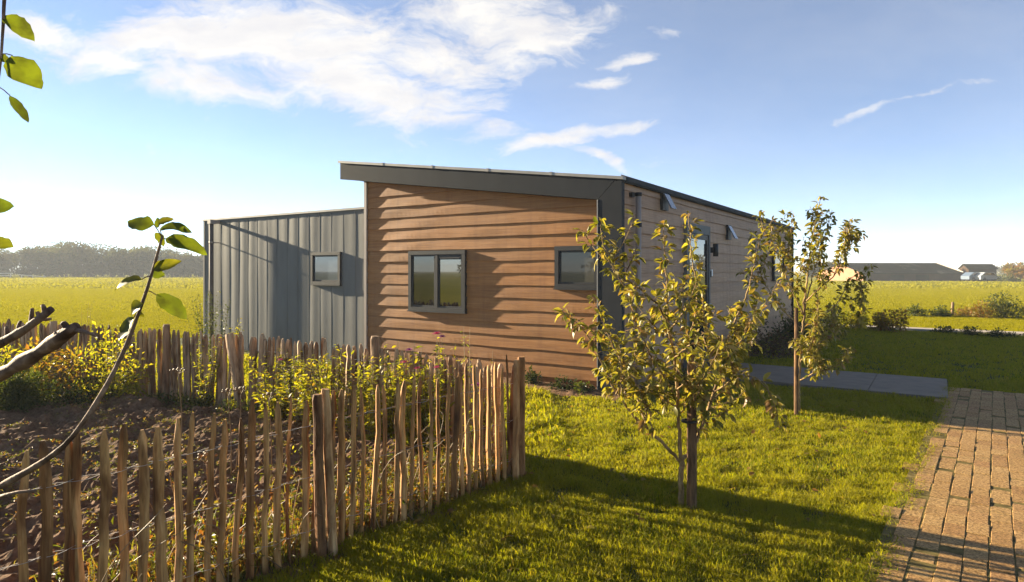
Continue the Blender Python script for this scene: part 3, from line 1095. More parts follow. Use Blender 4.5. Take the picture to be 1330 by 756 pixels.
mb.build('handle', M['cap'], door)


def vent(vc, zc):
    # wedge hood: wide glass flap hinged at the top
    w, h, d = .105, .125, .13
    mb = MB()
    pts = [H(-.02, vc - w, zc - h), H(-.02, vc + w, zc - h), H(-.02, vc + w, zc + h), H(-.02, vc - w, zc + h)]
    hbox(mb, -.035, 0.01, vc - w - .02, vc + w + .02, zc - h - .02, zc + h + .02)
    o = mb.build('vent_window', M['frame'], house)
    mb = MB()
    top0, top1 = (-.04, zc + h), (-.04 - d, zc - h)
    mb.hexa([H(top1[0], vc - w, top1[1]), H(top1[0], vc + w, top1[1]), H(top1[0] + .02, vc + w, top1[1] - .006), H(top1[0] + .02, vc - w, top1[1] - .006),
             H(top0[0], vc - w, top0[1]), H(top0[0], vc + w, top0[1]), H(top0[0] + .02, vc + w, top0[1] - .006), H(top0[0] + .02, vc - w, top0[1] - .006)])
    mb.build('flap', M['ventglass'], o)
    return o


v1 = hv(866, -.05)
vent(v1, hz(261, 0, v1))
v2 = hv(949, -.05)
vent(v2, hz(302, 0, v2))
# up-and-down wall lamp
vl = hv(928.5, -.08)
zl = hz(325, 0, vl)
mb = MB()
mb.tube([H(-.095, vl, zl - .115), H(-.095, vl, zl + .115)], .048, 14)
lamp = mb.build('wall_lamp', M['frame'], house)
mb = MB()
hbox(mb, -.06, 0.01, vl - .035, vl + .035, zl - .05, zl + .05)
mb.build('mount', M['black'], lamp)
vb = hv(924, -.02)
mb = MB()
hbox(mb, -.035, 0.01, vb - .04, vb + .04, hz(360, 0, vb) + .02, hz(350, 0, vb))
bell = mb.build('doorbell', M['white'], house)
mb = MB()
hbox(mb, -.04, -.0, vb - .085, vb - .045, hz(360, 0, vb), hz(352, 0, vb))
mb.build('bell_camera', M['black'], bell)
w0, w1 = hv(1003), hv(1017)
window('window', lambda a, o, z: H(-.01 - o, a, z), w0, w1, 1.42, 2.18, .05, ['blind'], label='far window in the long shaded side wall')
# house number-free doormat
mb = MB()
uu = -.06
for i in range(1):
    hbox(mb, -.52, -.07, (d0 + d1) / 2 - .42, (d0 + d1) / 2 + .42, 0.0545, 0.072)
tag(mb.build('doormat', M['black']), 'black doormat on the grey slabs before the glass door', 'doormat')

# soil strip at the foot of the front wall
mb = MB()
n = 60
V = []
for i in range(n + 1):
    u_ = -0.1 + (WALL_L + .3) * i / n
    for j, (v_, z_) in enumerate(((-0.36 + .05 * math.sin(u_ * 7), .008), (-.2, .045 + .02 * random.random()), (0.0, .04 + .03 * random.random()), (.2, .05))):
        V.append(H(u_, v_, z_))
mb.polys(V, [(i * 4 + j, i * 4 + j + 1, (i + 1) * 4 + j + 1, (i + 1) * 4 + j) for i in range(n) for j in range(3)])
structure('planting_bed', mb, M['soil'], 'narrow dark planting bed along the foot of the boarded wall', 'planting bed')

# ================================================================== FENCES
def picket(mb, base, top, r, seg=5):
    t = np.array([0, .12, .24, .36, .48, .6, .7, .8, .88, .955, 1.0])
    n = len(t)
    b, tp = np.asarray(base), np.asarray(top)
    pts = b[None] * (1 - t)[:, None] + tp[None] * t[:, None]
    bend = R.normal(0, .009, 2)
    pts[:, 0] += np.sin(t * PI) * bend[0]
    pts[:, 1] += np.sin(t * PI) * bend[1]
    w = np.sin(t * 2 * PI) * R.normal(0, .005)
    pts[:, 0] += w
    rr = r * np.array([1.02, 1.04, 1.03, 1.0, 1.0, .98, .97, .95, .9, .78, .34]) * (1 + R.normal(0, .045, n))
    pts[1:-2, :2] += R.normal(0, .0028, (n - 3, 2))
    mb.tube(pts, rr * 1.1, seg, True, 0.3, False, R.uniform(.65, .95))


def fence(name, label, poly, spacing, hgt, mat, posts, rr, hvar=.035, lean=.011, post_mat=None, group='garden picket fences', ground=None):
    poly = np.asarray(poly, float)
    seglen = np.linalg.norm(np.diff(poly, axis=0), axis=1)
    cum = np.concatenate([[0], np.cumsum(seglen)])
    total = cum[-1]
    at = lambda s: np.array([np.interp(s, cum, poly[:, 0]), np.interp(s, cum, poly[:, 1])])
    root = thing(name, label, 'picket fence', (*at(total / 2), 0), group)
    s = 0.03
    drift = 0.0
    while s < total:
        xy = at(s) + R.normal(0, .004, 2)
        drift = 0.8 * drift + R.normal(0, lean)
        tdir = (at(min(s + .05, total)) - at(max(s - .05, 0)))
        tdir /= np.linalg.norm(tdir)
        h = hgt + R.normal(0, hvar)
        tp = np.array([*(xy + tdir * drift + R.normal(0, .012, 2)), h])
        mb = MB()
        picket(mb, (xy[0], xy[1], -.03), tp, R.uniform(*rr))
        mb.build('picket', mat, root)
        s += spacing * R.uniform(.87, 1.13)
    for (xy, h, r, lx, ly) in posts:
        mb = MB()
        z = np.array([-.05, .15, .4, .65, .85, .97, 1.0]) * h
        pts = np.array([(xy[0] + lx * q / h, xy[1] + ly * q / h, q) for q in z])
        pts[:, 0] += R.normal(0, .003, len(z))
        mb.tube(pts, r * np.array([1.06, 1.03, 1, .98, .97, .95, .82]), 11, True, .14, False)
        mb.build('post', post_mat or M['post'], root)
    mb = MB()
    for hz_ in (.17 * hgt / .95, .47, .76):
        ns = int(total / .03)
        ss = np.linspace(0, total, ns)
        for ph in (0, PI):
            pts = []
            for k, q in enumerate(ss):
                a = at(q)
                tdir = at(min(q + .05, total)) - at(max(q - .05, 0))
                tdir /= np.linalg.norm(tdir) + 1e-9
                nrm = np.array([-tdir[1], tdir[0]])
                off = .022 * math.sin(q * 2 * PI / .22 + ph)
                a = a + nrm * off
                pts.append((a[0], a[1], hz_ + .004 * math.sin(q * 19 + ph) + .015 * math.sin(q * 1.3)))
            mb.tube(pts, .0013, 3, False)
    mb.build('wire', M['wire'], root)
    return root


fr_end = FE + FD * 4.35
pj = lambda s, off=0.0: FE + FD * s + FN * off
fence('picket_fence', 'near chestnut paling fence between the garden soil and the lawn', [FE, fr_end], .080, .925, M['picket'],
      [(pj(.03, .04), .97, .031, .0, .0), (pj(.11, .045), .955, .026, .01, .0), (pj(1.79, .05), .965, .029, -.05, .01), (pj(1.865, .045), .945, .028, -.03, .0), (pj(3.62, .05), .90, .036, .06, .02)], (.0160, .0240))
fence('picket_fence', 'weathered far paling fence behind the garden, below the grey annex', BACK + np.array([.02, .03]), .083, .895, M['oldpicket'],
      [((-1.32, 6.24), 1.02, .048, 0, 0), ((-3.12, 7.42), .93, .05, -.14, 0), ((-4.35, 8.08), .98, .042, 0, .03), ((-6.4, 9.0), .95, .05, 0, 0), ((-8.2, 9.75), .98, .05, 0, 0)], (.028, .037), hvar=.022, lean=.006, post_mat=M['oldpicket'])

# ================================================================== APPLE TREES
def tree_parts(root, shoots, trunk_mat, leaf_material, leaf_len, cluster, step, fill=0, leaf_from=0.3, extra_fill_len=(.15, .4), droop=.5, seg=7, trunkname='trunk', crownname='crown'):
    tb, lb = MB(), MB()
    allp = []
    def leaf_run(pts, f0, dens):
        n = len(pts)
        L = np.concatenate([[0], np.cumsum(np.linalg.norm(np.diff(pts, axis=0), axis=1))])
        q = L[-1] * f0
        ang = random.uniform(0, 6)
        while q < L[-1]:
            p = np.array([np.interp(q, L, pts[:, k]) for k in range(3)])
            k = min(n - 2, int(np.searchsorted(L, q)) - 1)
            t = pts[max(k, 0) + 1] - pts[max(k, 0)]
            t /= np.linalg.norm(t) + 1e-9
            ang += 2.4
            a = np.cross(t, [0.3, 0.2, 1.0]); a /= np.linalg.norm(a) + 1e-9
            b = np.cross(t, a)
            out = a * math.cos(ang) + b * math.sin(ang)
            m = int(R.integers(cluster[0], cluster[1] + 1))
            spur = p + out * random.uniform(.006, .03)
            if m > 1:
                tb.tube([p, spur], .0022, 4, False)
            dirs = out[None] * R.uniform(.5, 1.2, (m, 1)) + t[None] * R.uniform(-.1, .9, (m, 1)) + .55 * rnd_unit(m)
            dirs[:, 2] -= R.uniform(-.15, droop, m)
            up = np.tile([0, 0, 1.0], (m, 1)) + .55 * rnd_unit(m)
            ll = leaf_len * R.uniform(.5, 1.3, m)
            lb.leaves(np.tile(spur, (m, 1)) + dirs * .008, dirs, up, ll, ll * R.uniform(.36, .58, m), R.uniform(.2, 1.1, m), R.uniform(.05, .6, m))
            q += dens * random.uniform(.6, 1.4)
    for sh in shoots:
        pts = catmull(sh['p'], .035)
        n = len(pts)
        pts[1:-1] += R.normal(0, .0035, (n - 2, 3))
        r = np.linspace(sh['r0'], sh.get('r1', .0022), n) * (1 + .08 * R.normal(size=n))
        tb.tube(pts, r, seg, True, .05)
        if sh.get('leaf', True):
            leaf_run(pts, sh.get('f0', leaf_from), step)
        if sh.get('fill', True):
            allp.append(pts[int(n * sh.get('ff', .3)):])
    for _ in range(fill):
        src = allp[int(R.integers(len(allp)))]
        p0 = src[int(R.integers(max(1, int(len(src) * .7))))]
        d = R.normal(size=3); d[2] = abs(d[2]) * .9 + .35
        d /= np.linalg.norm(d)
        ln = random.uniform(*extra_fill_len)
        mid = p0 + d * ln * .5 + rnd_unit(1)[0] * .02
        end = p0 + d * ln + np.array([0, 0, ln * .25])
        pts = catmull([p0, mid, end], .035)
        tb.tube(pts, np.linspace(.0045, .002, len(pts)), 5, True)
        leaf_run(pts, .15, step)
    tr = tb.build(trunkname, trunk_mat, root)
    cr = lb.build(crownname, leaf_material, root)
    return tr, cr


def PX(lst, Y0):
    return [P(x, y, Y0 + dy) for (x, y, dy) in lst]


# ---- near sapling
Y1 = 4.48
b1 = G(885, 660)
t1 = thing('apple_sapling', 'bushy young apple tree with yellowing leaves on the sunny lawn', 'tree', b1, 'young apple trees')
S = []
S.append(dict(p=PX([(885, 664, 0), (884, 640, 0), (885, 618, 0), (884, 598, 0)], Y1), r0=.021, r1=.017, leaf=False, fill=False))
S.append(dict(p=PX([(884, 600, 0), (859, 574, -.05), (823, 539, -.12), (795, 500, -.2), (776, 459, -.25), (757, 428, -.27), (727, 402, -.28)], Y1), r0=.013, f0=.45, ff=.45))
S.append(dict(p=PX([(884, 600, 0), (882, 560, .02), (879, 500, .05), (874, 455, .05), (868, 420, .05), (866, 369, .0), (863, 328, -.05), (861, 287, -.05)], Y1), r0=.015, f0=.35, ff=.3))
S.append(dict(p=PX([(884, 600, 0), (902, 578, .08), (918, 535, .18), (928, 508, .24), (936, 474, .3), (952, 425, .32), (970, 382, .35), (980, 340, .36), (988, 308, .36)], Y1), r0=.015, f0=.4, ff=.35))
S.append(dict(p=PX([(874, 450, .05), (858, 402, -.1), (832, 376, -.15), (803, 356, -.2), (786, 326, -.22), (779, 283, -.22)], Y1), r0=.009, f0=.15))
S.append(dict(p=PX([(878, 490, .05), (895, 440, .2), (906, 385, .28), (898, 330, .3), (894, 274, .3)], Y1), r0=.009, f0=.2))
S.append(dict(p=PX([(880, 520, .02), (850, 470, -.35), (830, 430, -.5), (820, 400, -.55), (828, 372, -.55)], Y1), r0=.008, f0=.2))
S.append(dict(p=PX([(926, 510, .24), (960, 490, .0), (986, 494, -.1), (1004, 519, -.15), (1013, 556, -.18)], Y1), r0=.007, f0=.25))
S.append(dict(p=PX([(918, 535, .18), (945, 470, .5), (975, 425, .65), (995, 395, .7), (1010, 365, .7)], Y1), r0=.008, f0=.25))
S.append(dict(p=PX([(840, 555, -.1), (822, 500, .2), (806, 470, .4), (792, 440, .5), (770, 385, .5)], Y1), r0=.008, f0=.2))
S.append(dict(p=PX([(882, 540, .02), (905, 505, -.3), (925, 470, -.45), (940, 440, -.5)], Y1), r0=.007, f0=.2))
for (a, b_, c_) in (((881, 530, .03), (852, 512, -.2), (826, 500, -.3)), ((880, 505, .04), (905, 488, -.1), (938, 486, -.2)), ((922, 522, .2), (948, 500, .3), (972, 478, .35)), ((878, 480, .05), (846, 462, .2), (815, 452, .3)),
                    ((932, 490, .27), (955, 455, .0), (985, 440, -.1)), ((876, 465, .05), (900, 445, -.2), (922, 425, -.3)), ((850, 563, -.05), (838, 530, -.3), (845, 500, -.45)), ((905, 570, .1), (915, 530, -.2), (900, 500, -.3)),
                    ((872, 440, .05), (842, 425, .2), (812, 430, .3)), ((800, 512, -.2), (815, 480, -.35), (832, 468, -.4)), ((920, 530, .2), (950, 520, .35), (968, 508, .4)), ((936, 474, .3), (915, 440, .4), (930, 400, .45)), ((870, 430, .05), (890, 400, -.1), (905, 365, -.15))):
    S.append(dict(p=PX([a, b_, c_], Y1), r0=.006, f0=.15))
tree_parts(t1, S, M['bark'], M['leaf_apple'], .062, (2, 6), .030, fill=42, droop=.7, extra_fill_len=(.12, .32))
bs = G(898, 664)
mb = MB()
zst = HC - (455 - HY) * bs[1] / F
mb.tube([(bs[0], bs[1], -.05), (bs[0] + .004, bs[1], .35), (bs[0], bs[1], .8), (bs[0] + .003, bs[1], zst)], [.034, .033, .032, .03], 9, True, .1, False)
sk = thing('tree_stake', 'dark brown round stake beside the bushy apple sapling', 'stake', bs, 'stakes by the young trees')
mb.build('pole', M['stake'], sk)
mb = MB()
zt_ = HC - (545 - HY) * bs[1] / F
pts = [np.array([bs[0] - .012 + .05 * math.cos(a), bs[1] + .042 * math.sin(a), .62]) for a in np.linspace(0, 2 * PI, 17)]
mb.tube(pts, .009, 5, False)
mb.build('rubber_tie', M['black'], sk)

# ---- second sapling
Y2 = 7.35
b2 = G(1038, 538)
t2 = thing('apple_sapling', 'slender young apple tree with upright shoots in the chalet shadow edge', 'tree', b2, 'young apple trees')
S = []
S.append(dict(p=PX([(1038, 540, .08), (1038, 500, .08), (1040, 450, .06), (1044, 415, .03), (1045, 388, 0)], Y2), r0=.017, r1=.012, leaf=False, fill=False))
S.append(dict(p=PX([(1045, 392, 0), (1051, 342, 0), (1054, 318, 0), (1060, 285, 0), (1066, 255, 0)], Y2), r0=.011, f0=.35))
S.append(dict(p=PX([(1045, 400, 0), (1056, 357, .15), (1064, 329, .2), (1066, 300, .22), (1052, 268, .22)], Y2), r0=.009, f0=.45))
S.append(dict(p=PX([(1046, 392, 0), (1066, 373, -.2), (1085, 356, -.3), (1093, 335, -.35), (1098, 312, -.38), (1107, 284, -.4)], Y2), r0=.010, f0=.5))
S.append(dict(p=PX([(1093, 335, -.35), (1104, 320, -.4), (1112, 305, -.42), (1116, 298, -.42)], Y2), r0=.005, f0=.1))
S.append(dict(p=PX([(1046, 420, .03), (1070, 408, .2), (1089, 392, .3), (1104, 363, .35), (1122, 352, .4), (1132, 345, .4)], Y2), r0=.009, f0=.35))
S.append(dict(p=PX([(1104, 363, .35), (1118, 378, .3), (1122, 400, .28), (1116, 425, .28)], Y2), r0=.005, f0=.1))
S.append(dict(p=PX([(1045, 410, .03), (1030, 380, -.2), (1020, 355, -.25), (1025, 315, -.3), (1031, 276, -.3)], Y2), r0=.010, f0=.25))
S.append(dict(p=PX([(1044, 430, .03), (1020, 405, .3), (1000, 380, .4), (985, 345, .45), (978, 300, .45)], Y2), r0=.009, f0=.25))
S.append(dict(p=PX([(1020, 355, -.25), (1005, 320, -.3), (1000, 295, -.3), (1004, 284, -.3)], Y2), r0=.006, f0=.1))
S.append(dict(p=PX([(1040, 470, .05), (1053, 450, -.3), (1056, 420, -.4), (1062, 400, -.4), (1060, 375, -.4)], Y2), r0=.007, f0=.15))
S.append(dict(p=PX([(1038, 494, .08), (1056, 486, -.2), (1078, 478, -.3), (1097, 468, -.35), (1105, 450, -.35)], Y2), r0=.008, f0=.3))
S.append(dict(p=PX([(1056, 486, -.2), (1058, 465, -.25), (1056, 440, -.3), (1054, 425, -.3)], Y2), r0=.005, f0=.1))
S.append(dict(p=PX([(1044, 450, .05), (1075, 440, .3), (1092, 428, .35), (1104, 432, .35)], Y2), r0=.006, f0=.3))
tree_parts(t2, S, M['bark'], M['leaf_apple'], .064, (3, 6), .033, fill=44, droop=.75, extra_fill_len=(.12, .34))
bs2 = G(1034, 541)
mb = MB()
zst = HC - (400 - HY) * bs2[1] / F
mb.tube([(bs2[0], bs2[1], -.05), (bs2[0], bs2[1], .5), (bs2[0] + .004, bs2[1], zst)], [.023, .022, .021], 9, True, .08, False)
sk2 = thing('tree_stake', 'tall pale brown stake beside the slender apple sapling', 'stake', bs2, 'stakes by the young trees')
mb.build('pole', M['stake'], sk2)
mb = MB()
pts = [np.array([bs2[0] + .02 + .055 * math.cos(a), bs2[1] + .05 + .085 * math.sin(a), .78]) for a in np.linspace(0, 2 * PI, 17)]
mb.tube(pts, .009, 5, False)
mb.build('rubber_tie', M['black'], sk2)

# ---- apple tree at the left edge, its trunk just outside the picture
YF = 1.62
bf = np.array([-2.05, 1.75, 0])
t3 = thing('apple_tree', 'pruned old apple tree reaching in from the left with cut limbs and a leafy shoot', 'tree', bf)
tb = MB()
def limb(pts, r0, r1, seg=9, jit=.12, knot=.05):
    q = catmull(pts, .03)
    n = len(q)
    tb.tube(q, np.linspace(r0, r1, n) * (1 + knot * R.normal(size=n)), seg, True, jit)
limb([bf + [0, 0, -.1], bf + [.03, 0, .5], bf + [0.02, -.02, 1.0], bf + [.05, -.03, 1.6], bf + [.1, -.02, 2.2]], .085, .05, 12)
limb([bf + [.02, -.02, .95], P(-60, 520, 1.68), P(0, 487, 1.63), P(50, 458, 1.6), P(80, 437, 1.58), P(100, 424, 1.57)], .026, .0140, knot=.13)
limb([bf + [.03, 0, 1.15], P(-60, 475, 1.66), P(0, 446, 1.6), P(36, 425, 1.57), P(66, 402, 1.55)], .019, .0095, knot=.13)
limb([P(40, 424, 1.57), P(41, 413, 1.57), P(42, 401, 1.56)], .007, .004, 6)
limb([P(52, 414, 1.56), P(50, 409, 1.56), P(48, 405, 1.56)], .006, .004, 6)
limb([P(52, 414, 1.56), P(60, 415, 1.57), P(66, 414, 1.57)], .006, .003, 6)
limb([P(10, 440, 1.6), P(9, 430, 1.6), P(8, 424, 1.6)], .006, .003, 6)
limb([P(88, 432, 1.58), P(84, 422, 1.58), P(80, 420, 1.58)], .010, .006, 6)
limb([P(98, 429, 1.57), P(110, 431, 1.55), P(124, 436, 1.54)], .006, .002, 6)
limb([P(25, 433, 1.58), P(24, 424, 1.58), P(27, 417, 1.58)], .006, .004, 6)
limb([P(70, 446, 1.59), P(73, 437, 1.58), P(72, 431, 1.58)], .008, .005, 6)
limb([P(22, 470, 1.62), P(18, 477, 1.62), P(17, 484, 1.62)], .008, .004, 6)
limb([P(58, 408, 1.56), P(57, 400, 1.55), P(55, 396, 1.55)], .006, .004, 6)
limb([P(46, 458, 1.6), P(44, 466, 1.6), P(40, 471, 1.6)], .007, .004, 6)
# long leafy shoot
shoot = [P(-40, 655, 1.66), P(0, 632, 1.6), P(60, 597, 1.56), P(95, 566, 1.55), P(130, 515, 1.55), P(158, 462, 1.55), P(178, 412, 1.55), P(192, 372, 1.56), P(203, 335, 1.57), P(211, 306, 1.58)]
limb([bf + [.03, -.02, .55], P(-90, 670, 1.7)] + shoot, .017, .0028, 8, .06)
limb([P(-30, -60, 1.6), P(2, -20, 1.5), P(5, 10, 1.5), P(3, 50, 1.5), P(1, 80, 1.5), P(-3, 115, 1.5)], .006, .0018, 6)
limb([bf + [.1, -.02, 2.15], P(-90, -80, 1.65), P(-30, -60, 1.6)], .03, .007, 8)
limb([bf + [.05, -.03, 1.6], P(-60, 300, 1.6), P(-25, 290, 1.55), P(-8, 275, 1.55)], .012, .002, 6)
limb([P(0, 645, 1.62), P(20, 640, 1.6), P(47, 637, 1.6)], .006, .003, 6)
lb = MB()
def fl(x, y, x2, y2, Y, wid, up, fold=.5, curl=.25, dy=0.0):
    """one leaf from its stalk end to its tip, both given as image points at depth Y"""
    a, b = P(x, y, Y), P(x2, y2, Y + dy)
    d = b - a
    L = np.linalg.norm(d)
    lb.fine_leaves([a], np.array([d]), np.array([up], float), L * 1.06, L * wid * 1.1, fold, curl)
fl(200, 292, 166, 286, 1.57, .62, (.1, -1, .75), .25, .12)
fl(206, 290, 222, 283, 1.6, .55, (.2, -1, .5))
fl(208, 298, 243, 293, 1.56, .55, (.0, -.7, 1), .5, .3)
fl(215, 310, 264, 320, 1.55, .45, (.1, -.8, .9), .4, .25)
fl(199, 350, 229, 338, 1.56, .42, (.3, -1, .3), .7, .3)
fl(197, 352, 212, 357, 1.6, .75, (-.2, -1, .4), .3, .2)
fl(184, 363, 145, 366, 1.54, .42, (-.1, -.8, 1), .5, .35)
fl(203, 383, 240, 411, 1.55, .42, (.7, -1, .35), .25, .1)
fl(186, 395, 166, 408, 1.52, .7, (-.2, -1, .6), .5, .3)
fl(178, 398, 184, 412, 1.56, .6, (-.6, -.9, .4), .3, .2)
fl(174, 412, 152, 437, 1.6, .62, (-.7, -1, .2), .2, .15)
fl(202, 302, 212, 318, 1.58, .5, (.5, -1, .3), .5)
fl(205, 296, 203, 283, 1.62, .6, (.0, -1, .2), .5)
for (a, b, c, d_) in ((211, 306, 200, 292), (211, 306, 208, 298), (211, 308, 215, 311), (203, 338, 199, 350), (190, 377, 203, 383), (196, 360, 184, 363), (186, 396, 178, 402)):
    pass
# hanging twig top left and leaves at the edge
fl(4, 22, 39, 46, 1.5, .5, (.5, -1, .3), .6, .2)
fl(16, 72, 52, 112, 1.5, .58, (.8, -1, .2), .25, .05)
fl(0, 74, 12, 79, 1.5, .8, (.2, -1, .4))
fl(13, 124, 33, 163, 1.5, .28, (.9, -.7, .2), .7, -.25)
fl(-12, 272, 12, 266, 1.55, .8, (0, -1, .4))
fl(-10, 316, 13, 318, 1.55, .75, (0, -1, .5))
lb.build('leaves', M['leaf_fore'], t3)
for (x0, y0, x1, y1, Y) in ((210, 308, 200, 292, 1.58), (210, 308, 208, 298, 1.58), (209, 312, 215, 310, 1.57), (202, 340, 199, 350, 1.57), (190, 377, 203, 383, 1.56), (196, 358, 184, 363, 1.56), (184, 398, 178, 402, 1.55), (183, 400, 174, 412, 1.57), (4, 20, 4, 22, 1.5), (2, 70, 16, 72, 1.5), (-3, 112, 13, 124, 1.5), (-8, 276, -12, 272, 1.55), (-9, 275, -10, 316, 1.55), (1, 78, 0, 74, 1.5)):
    tb.tube([P(x0, y0, Y), P((x0 + x1) / 2, (y0 + y1) / 2 - 1, Y), P(x1, y1, Y)], .0013, 5)
tb.build('trunk', M['bark_dark'], t3)

# ================================================================== PLANTS
def leafy_plant(name, label, cat, xy, hgt, spread, nstem, leaf_len, lm, sm='stem', z0=None, group=None, flowers=(), lw=.4, per=.035, lean=None, fine=False):
    z = float(soil_h(xy[0], xy[1])) if z0 is None else z0
    root = thing(name, label, cat, (xy[0], xy[1], z), group)
    st, lf = MB(), MB()
    tips = []
    for i in range(nstem):
        a = random.uniform(0, 2 * PI)
        r = spread * math.sqrt(random.random())
        h = hgt * random.uniform(.65, 1.0) if nstem > 1 else hgt
        b = np.array([xy[0] + .25 * r * math.cos(a), xy[1] + .25 * r * math.sin(a), z - .02])
        t = np.array([xy[0] + r * math.cos(a), xy[1] + r * math.sin(a), z + h])
        if lean is not None:
            t[:2] += np.asarray(lean) * h
        mid = (b + t) / 2 + np.array([.15 * r * math.cos(a), .15 * r * math.sin(a), .05 * h]) * .6
        pts = catmull([b, mid, t], .05)
        st.tube(pts, np.linspace(.0045, .0015, len(pts)), 4, False)
        tips.append(t)
        n = max(3, int(h / per * 1.35))
        q = R.uniform(.12, 1.0, n)
        idx = (q * (len(pts) - 1)).astype(int)
        pos = pts[idx] + R.normal(0, .012, (n, 3))
        d = rnd_unit(n); d[:, 2] = d[:, 2] * .5 + .25
        up = np.tile([0, 0, 1.0], (n, 1)) + .7 * rnd_unit(n)
        ll = leaf_len * R.uniform(.5, 1.2, n) * (1.15 - .5 * q)
        (lf.small_leaves if fine else lf.leaves)(pos, d, up, ll, ll * lw)
    st.build('stems', M[sm], root)
    lf.build('leaves', M[lm], root)
    for (k, col, rad) in flowers:
        c = tips[k % len(tips)] + np.array([0, 0, .015])
        fb = MB()
        n = 12
        ang = np.linspace(0, 2 * PI, n, endpoint=False)
        for ring, (el, sc) in enumerate(((.15, 1.0), (.6, .75))):
            d = np.column_stack([np.cos(ang + ring * .26) * math.cos(el), np.sin(ang + ring * .26) * math.cos(el), np.full(n, math.sin(el))])
            fb.leaves(np.tile(c, (n, 1)), d, np.tile([0, 0, 1.0], (n, 1)), rad * sc, rad * .5, .1, .2)
        fb.build('flower', M[col], root)
    return root


def shrub(name, label, cat, xy, rx, ry, h, n, leaf_len, lm, z0=0.0, group=None, lw=.5, clumps=14, nst=9, low=.0, flower=None):
    root = thing(name, label, cat, (xy[0], xy[1], z0), group)
    c = rnd_unit(clumps) * (R.random((clumps, 1)) ** (1 / 3)) * .82
    c[:, 2] = np.abs(c[:, 2]) if low == 0 else c[:, 2]
    w = R.uniform(.22, .42, clumps)
    which = R.integers(clumps, size=n)
    off = rnd_unit(n) * (R.random((n, 1)) ** .5) * w[which][:, None]
    q = c[which] + off
    keep = q[:, 2] > -.05 if low == 0 else np.ones(n, bool)
    q, off = q[keep], off[keep]
    n = len(q)
    pos = np.column_stack([xy[0] + q[:, 0] * rx, xy[1] + q[:, 1] * ry, z0 + (q[:, 2] * h if low == 0 else h * (.5 + .5 * q[:, 2]))])
    pos[:, 2] = np.maximum(pos[:, 2], z0 + .01)
    d = off / (np.linalg.norm(off, axis=1)[:, None] + 1e-9) + .6 * rnd_unit(n)
    up = np.tile([0, 0, 1.0], (n, 1)) + .8 * rnd_unit(n)
    ll = leaf_len * R.uniform(.6, 1.25, n)
    lf = MB()
    lf.small_leaves(pos, d, up, ll, ll * lw)
    st = MB()
    for i in range(nst):
        k = int(R.integers(clumps))
        e = np.array([xy[0] + c[k, 0] * rx, xy[1] + c[k, 1] * ry, z0 + (abs(c[k, 2]) if low == 0 else .5 + .5 * c[k, 2]) * h])
        b = np.array([xy[0] + R.normal(0, .05 * rx), xy[1] + R.normal(0, .05 * ry), z0 - .02])
        st.tube(catmull([b, (b + e) / 2 + [0, 0, .1 * h], e], .1), [.012 * min(1, h), ][0], 5, False)
    st.build('stems', M['stem'], root)
    lf.build('foliage', M[lm], root)
    return root


# ---- garden plants
FG = 'flowering plants inside the garden fence'
leafy_plant('flowering_plant', 'tall yellow-green plant with pink flowers by the thick fence post', 'flowering plant', (-1.0, 5.86), 1.0, .2, 13, .07, 'leaf_yel', group=FG, flowers=((0, 'purple', .04), (3, 'pink', .045), (5, 'pink', .04)))
leafy_plant('flowering_plant', 'tallest magenta-flowered plant showing above the fence under the two-pane window', 'flowering plant', (-.64, 5.58), 1.04, .18, 14, .07, 'leaf_yel', group=FG, flowers=((1, 'pink', .05), (4, 'pink', .035), (6, 'purple', .04)))
leafy_plant('flowering_plant', 'smaller leafy plant with one purple flower inside the corner where both fences meet', 'flowering plant', (-.3, 5.3), .74, .12, 9, .06, 'leaf_yel', group=FG, flowers=((2, 'purple', .045),))
leafy_plant('flowering_plant', 'bushy yellow-green plant without blooms left of the thick fence post', 'flowering plant', (-1.6, 6.15), .84, .34, 16, .07, 'leaf_yel', group=FG, flowers=())
leafy_plant('flowering_plant', 'loose yellow-green plant with one pale pink bloom before the far fence', 'flowering plant', (-2.15, 6.55), .78, .34, 15, .07, 'leaf_yel', group=FG, flowers=((4, 'pink', .03),))
leafy_plant('leafy_plant', 'broad yellow-green leafy plant right beside the thick post of the far fence', 'plant', (-1.25, 5.98), .9, .26, 18, .08, 'leaf_yel', per=.02)
leafy_plant('leafy_plant', 'broad yellow-green leafy plant between the thick far post and the fence end', 'plant', (-.86, 5.74), .88, .2, 18, .08, 'leaf_yel', per=.02)
leafy_plant('leafy_plant', 'dense bright leafy plant in front of the far fence right of the leaning post', 'plant', (-2.55, 6.85), .72, .34, 18, .08, 'leaf_yel', per=.02)
leafy_plant('leafy_plant', 'dense bright leafy plant midway along the far fence', 'plant', (-1.9, 6.4), .80, .32, 18, .08, 'leaf_yel', per=.02)
leafy_plant('flowering_plant', 'wide low yellow-green plant between the two fences near the double post', 'flowering plant', (-1.45, 4.95), .34, .3, 14, .05, 'leaf_yel', group=FG)
leafy_plant('tall_weed', 'thin tall weed stem rising above the fence corner under the boarded wall', 'weed', (-.36, 5.3), 1.17, .05, 3, .05, 'leaf_yel', 'dry')
leafy_plant('tall_weed', 'thin brownish weed stem next to the end post of the fence', 'weed', (-.13, 5.1), 1.05, .06, 3, .045, 'leaf_autumn', 'dry')
leafy_plant('autumn_plant', 'rusty orange dying plant behind the right end of the near fence', 'plant', (-.28, 4.85), .30, .2, 14, .05, 'leaf_autumn', fine=True, per=.02)
leafy_plant('autumn_plant', 'rust-coloured low plant behind the middle of the near fence', 'plant', (-.72, 4.3), .26, .22, 13, .05, 'leaf_autumn', fine=True, per=.02)
leafy_plant('climbing_plant', 'bright yellow-green climber growing up the far paling fence', 'climber', (-3.62, 7.6), .86, .2, 14, .06, 'leaf_yel')
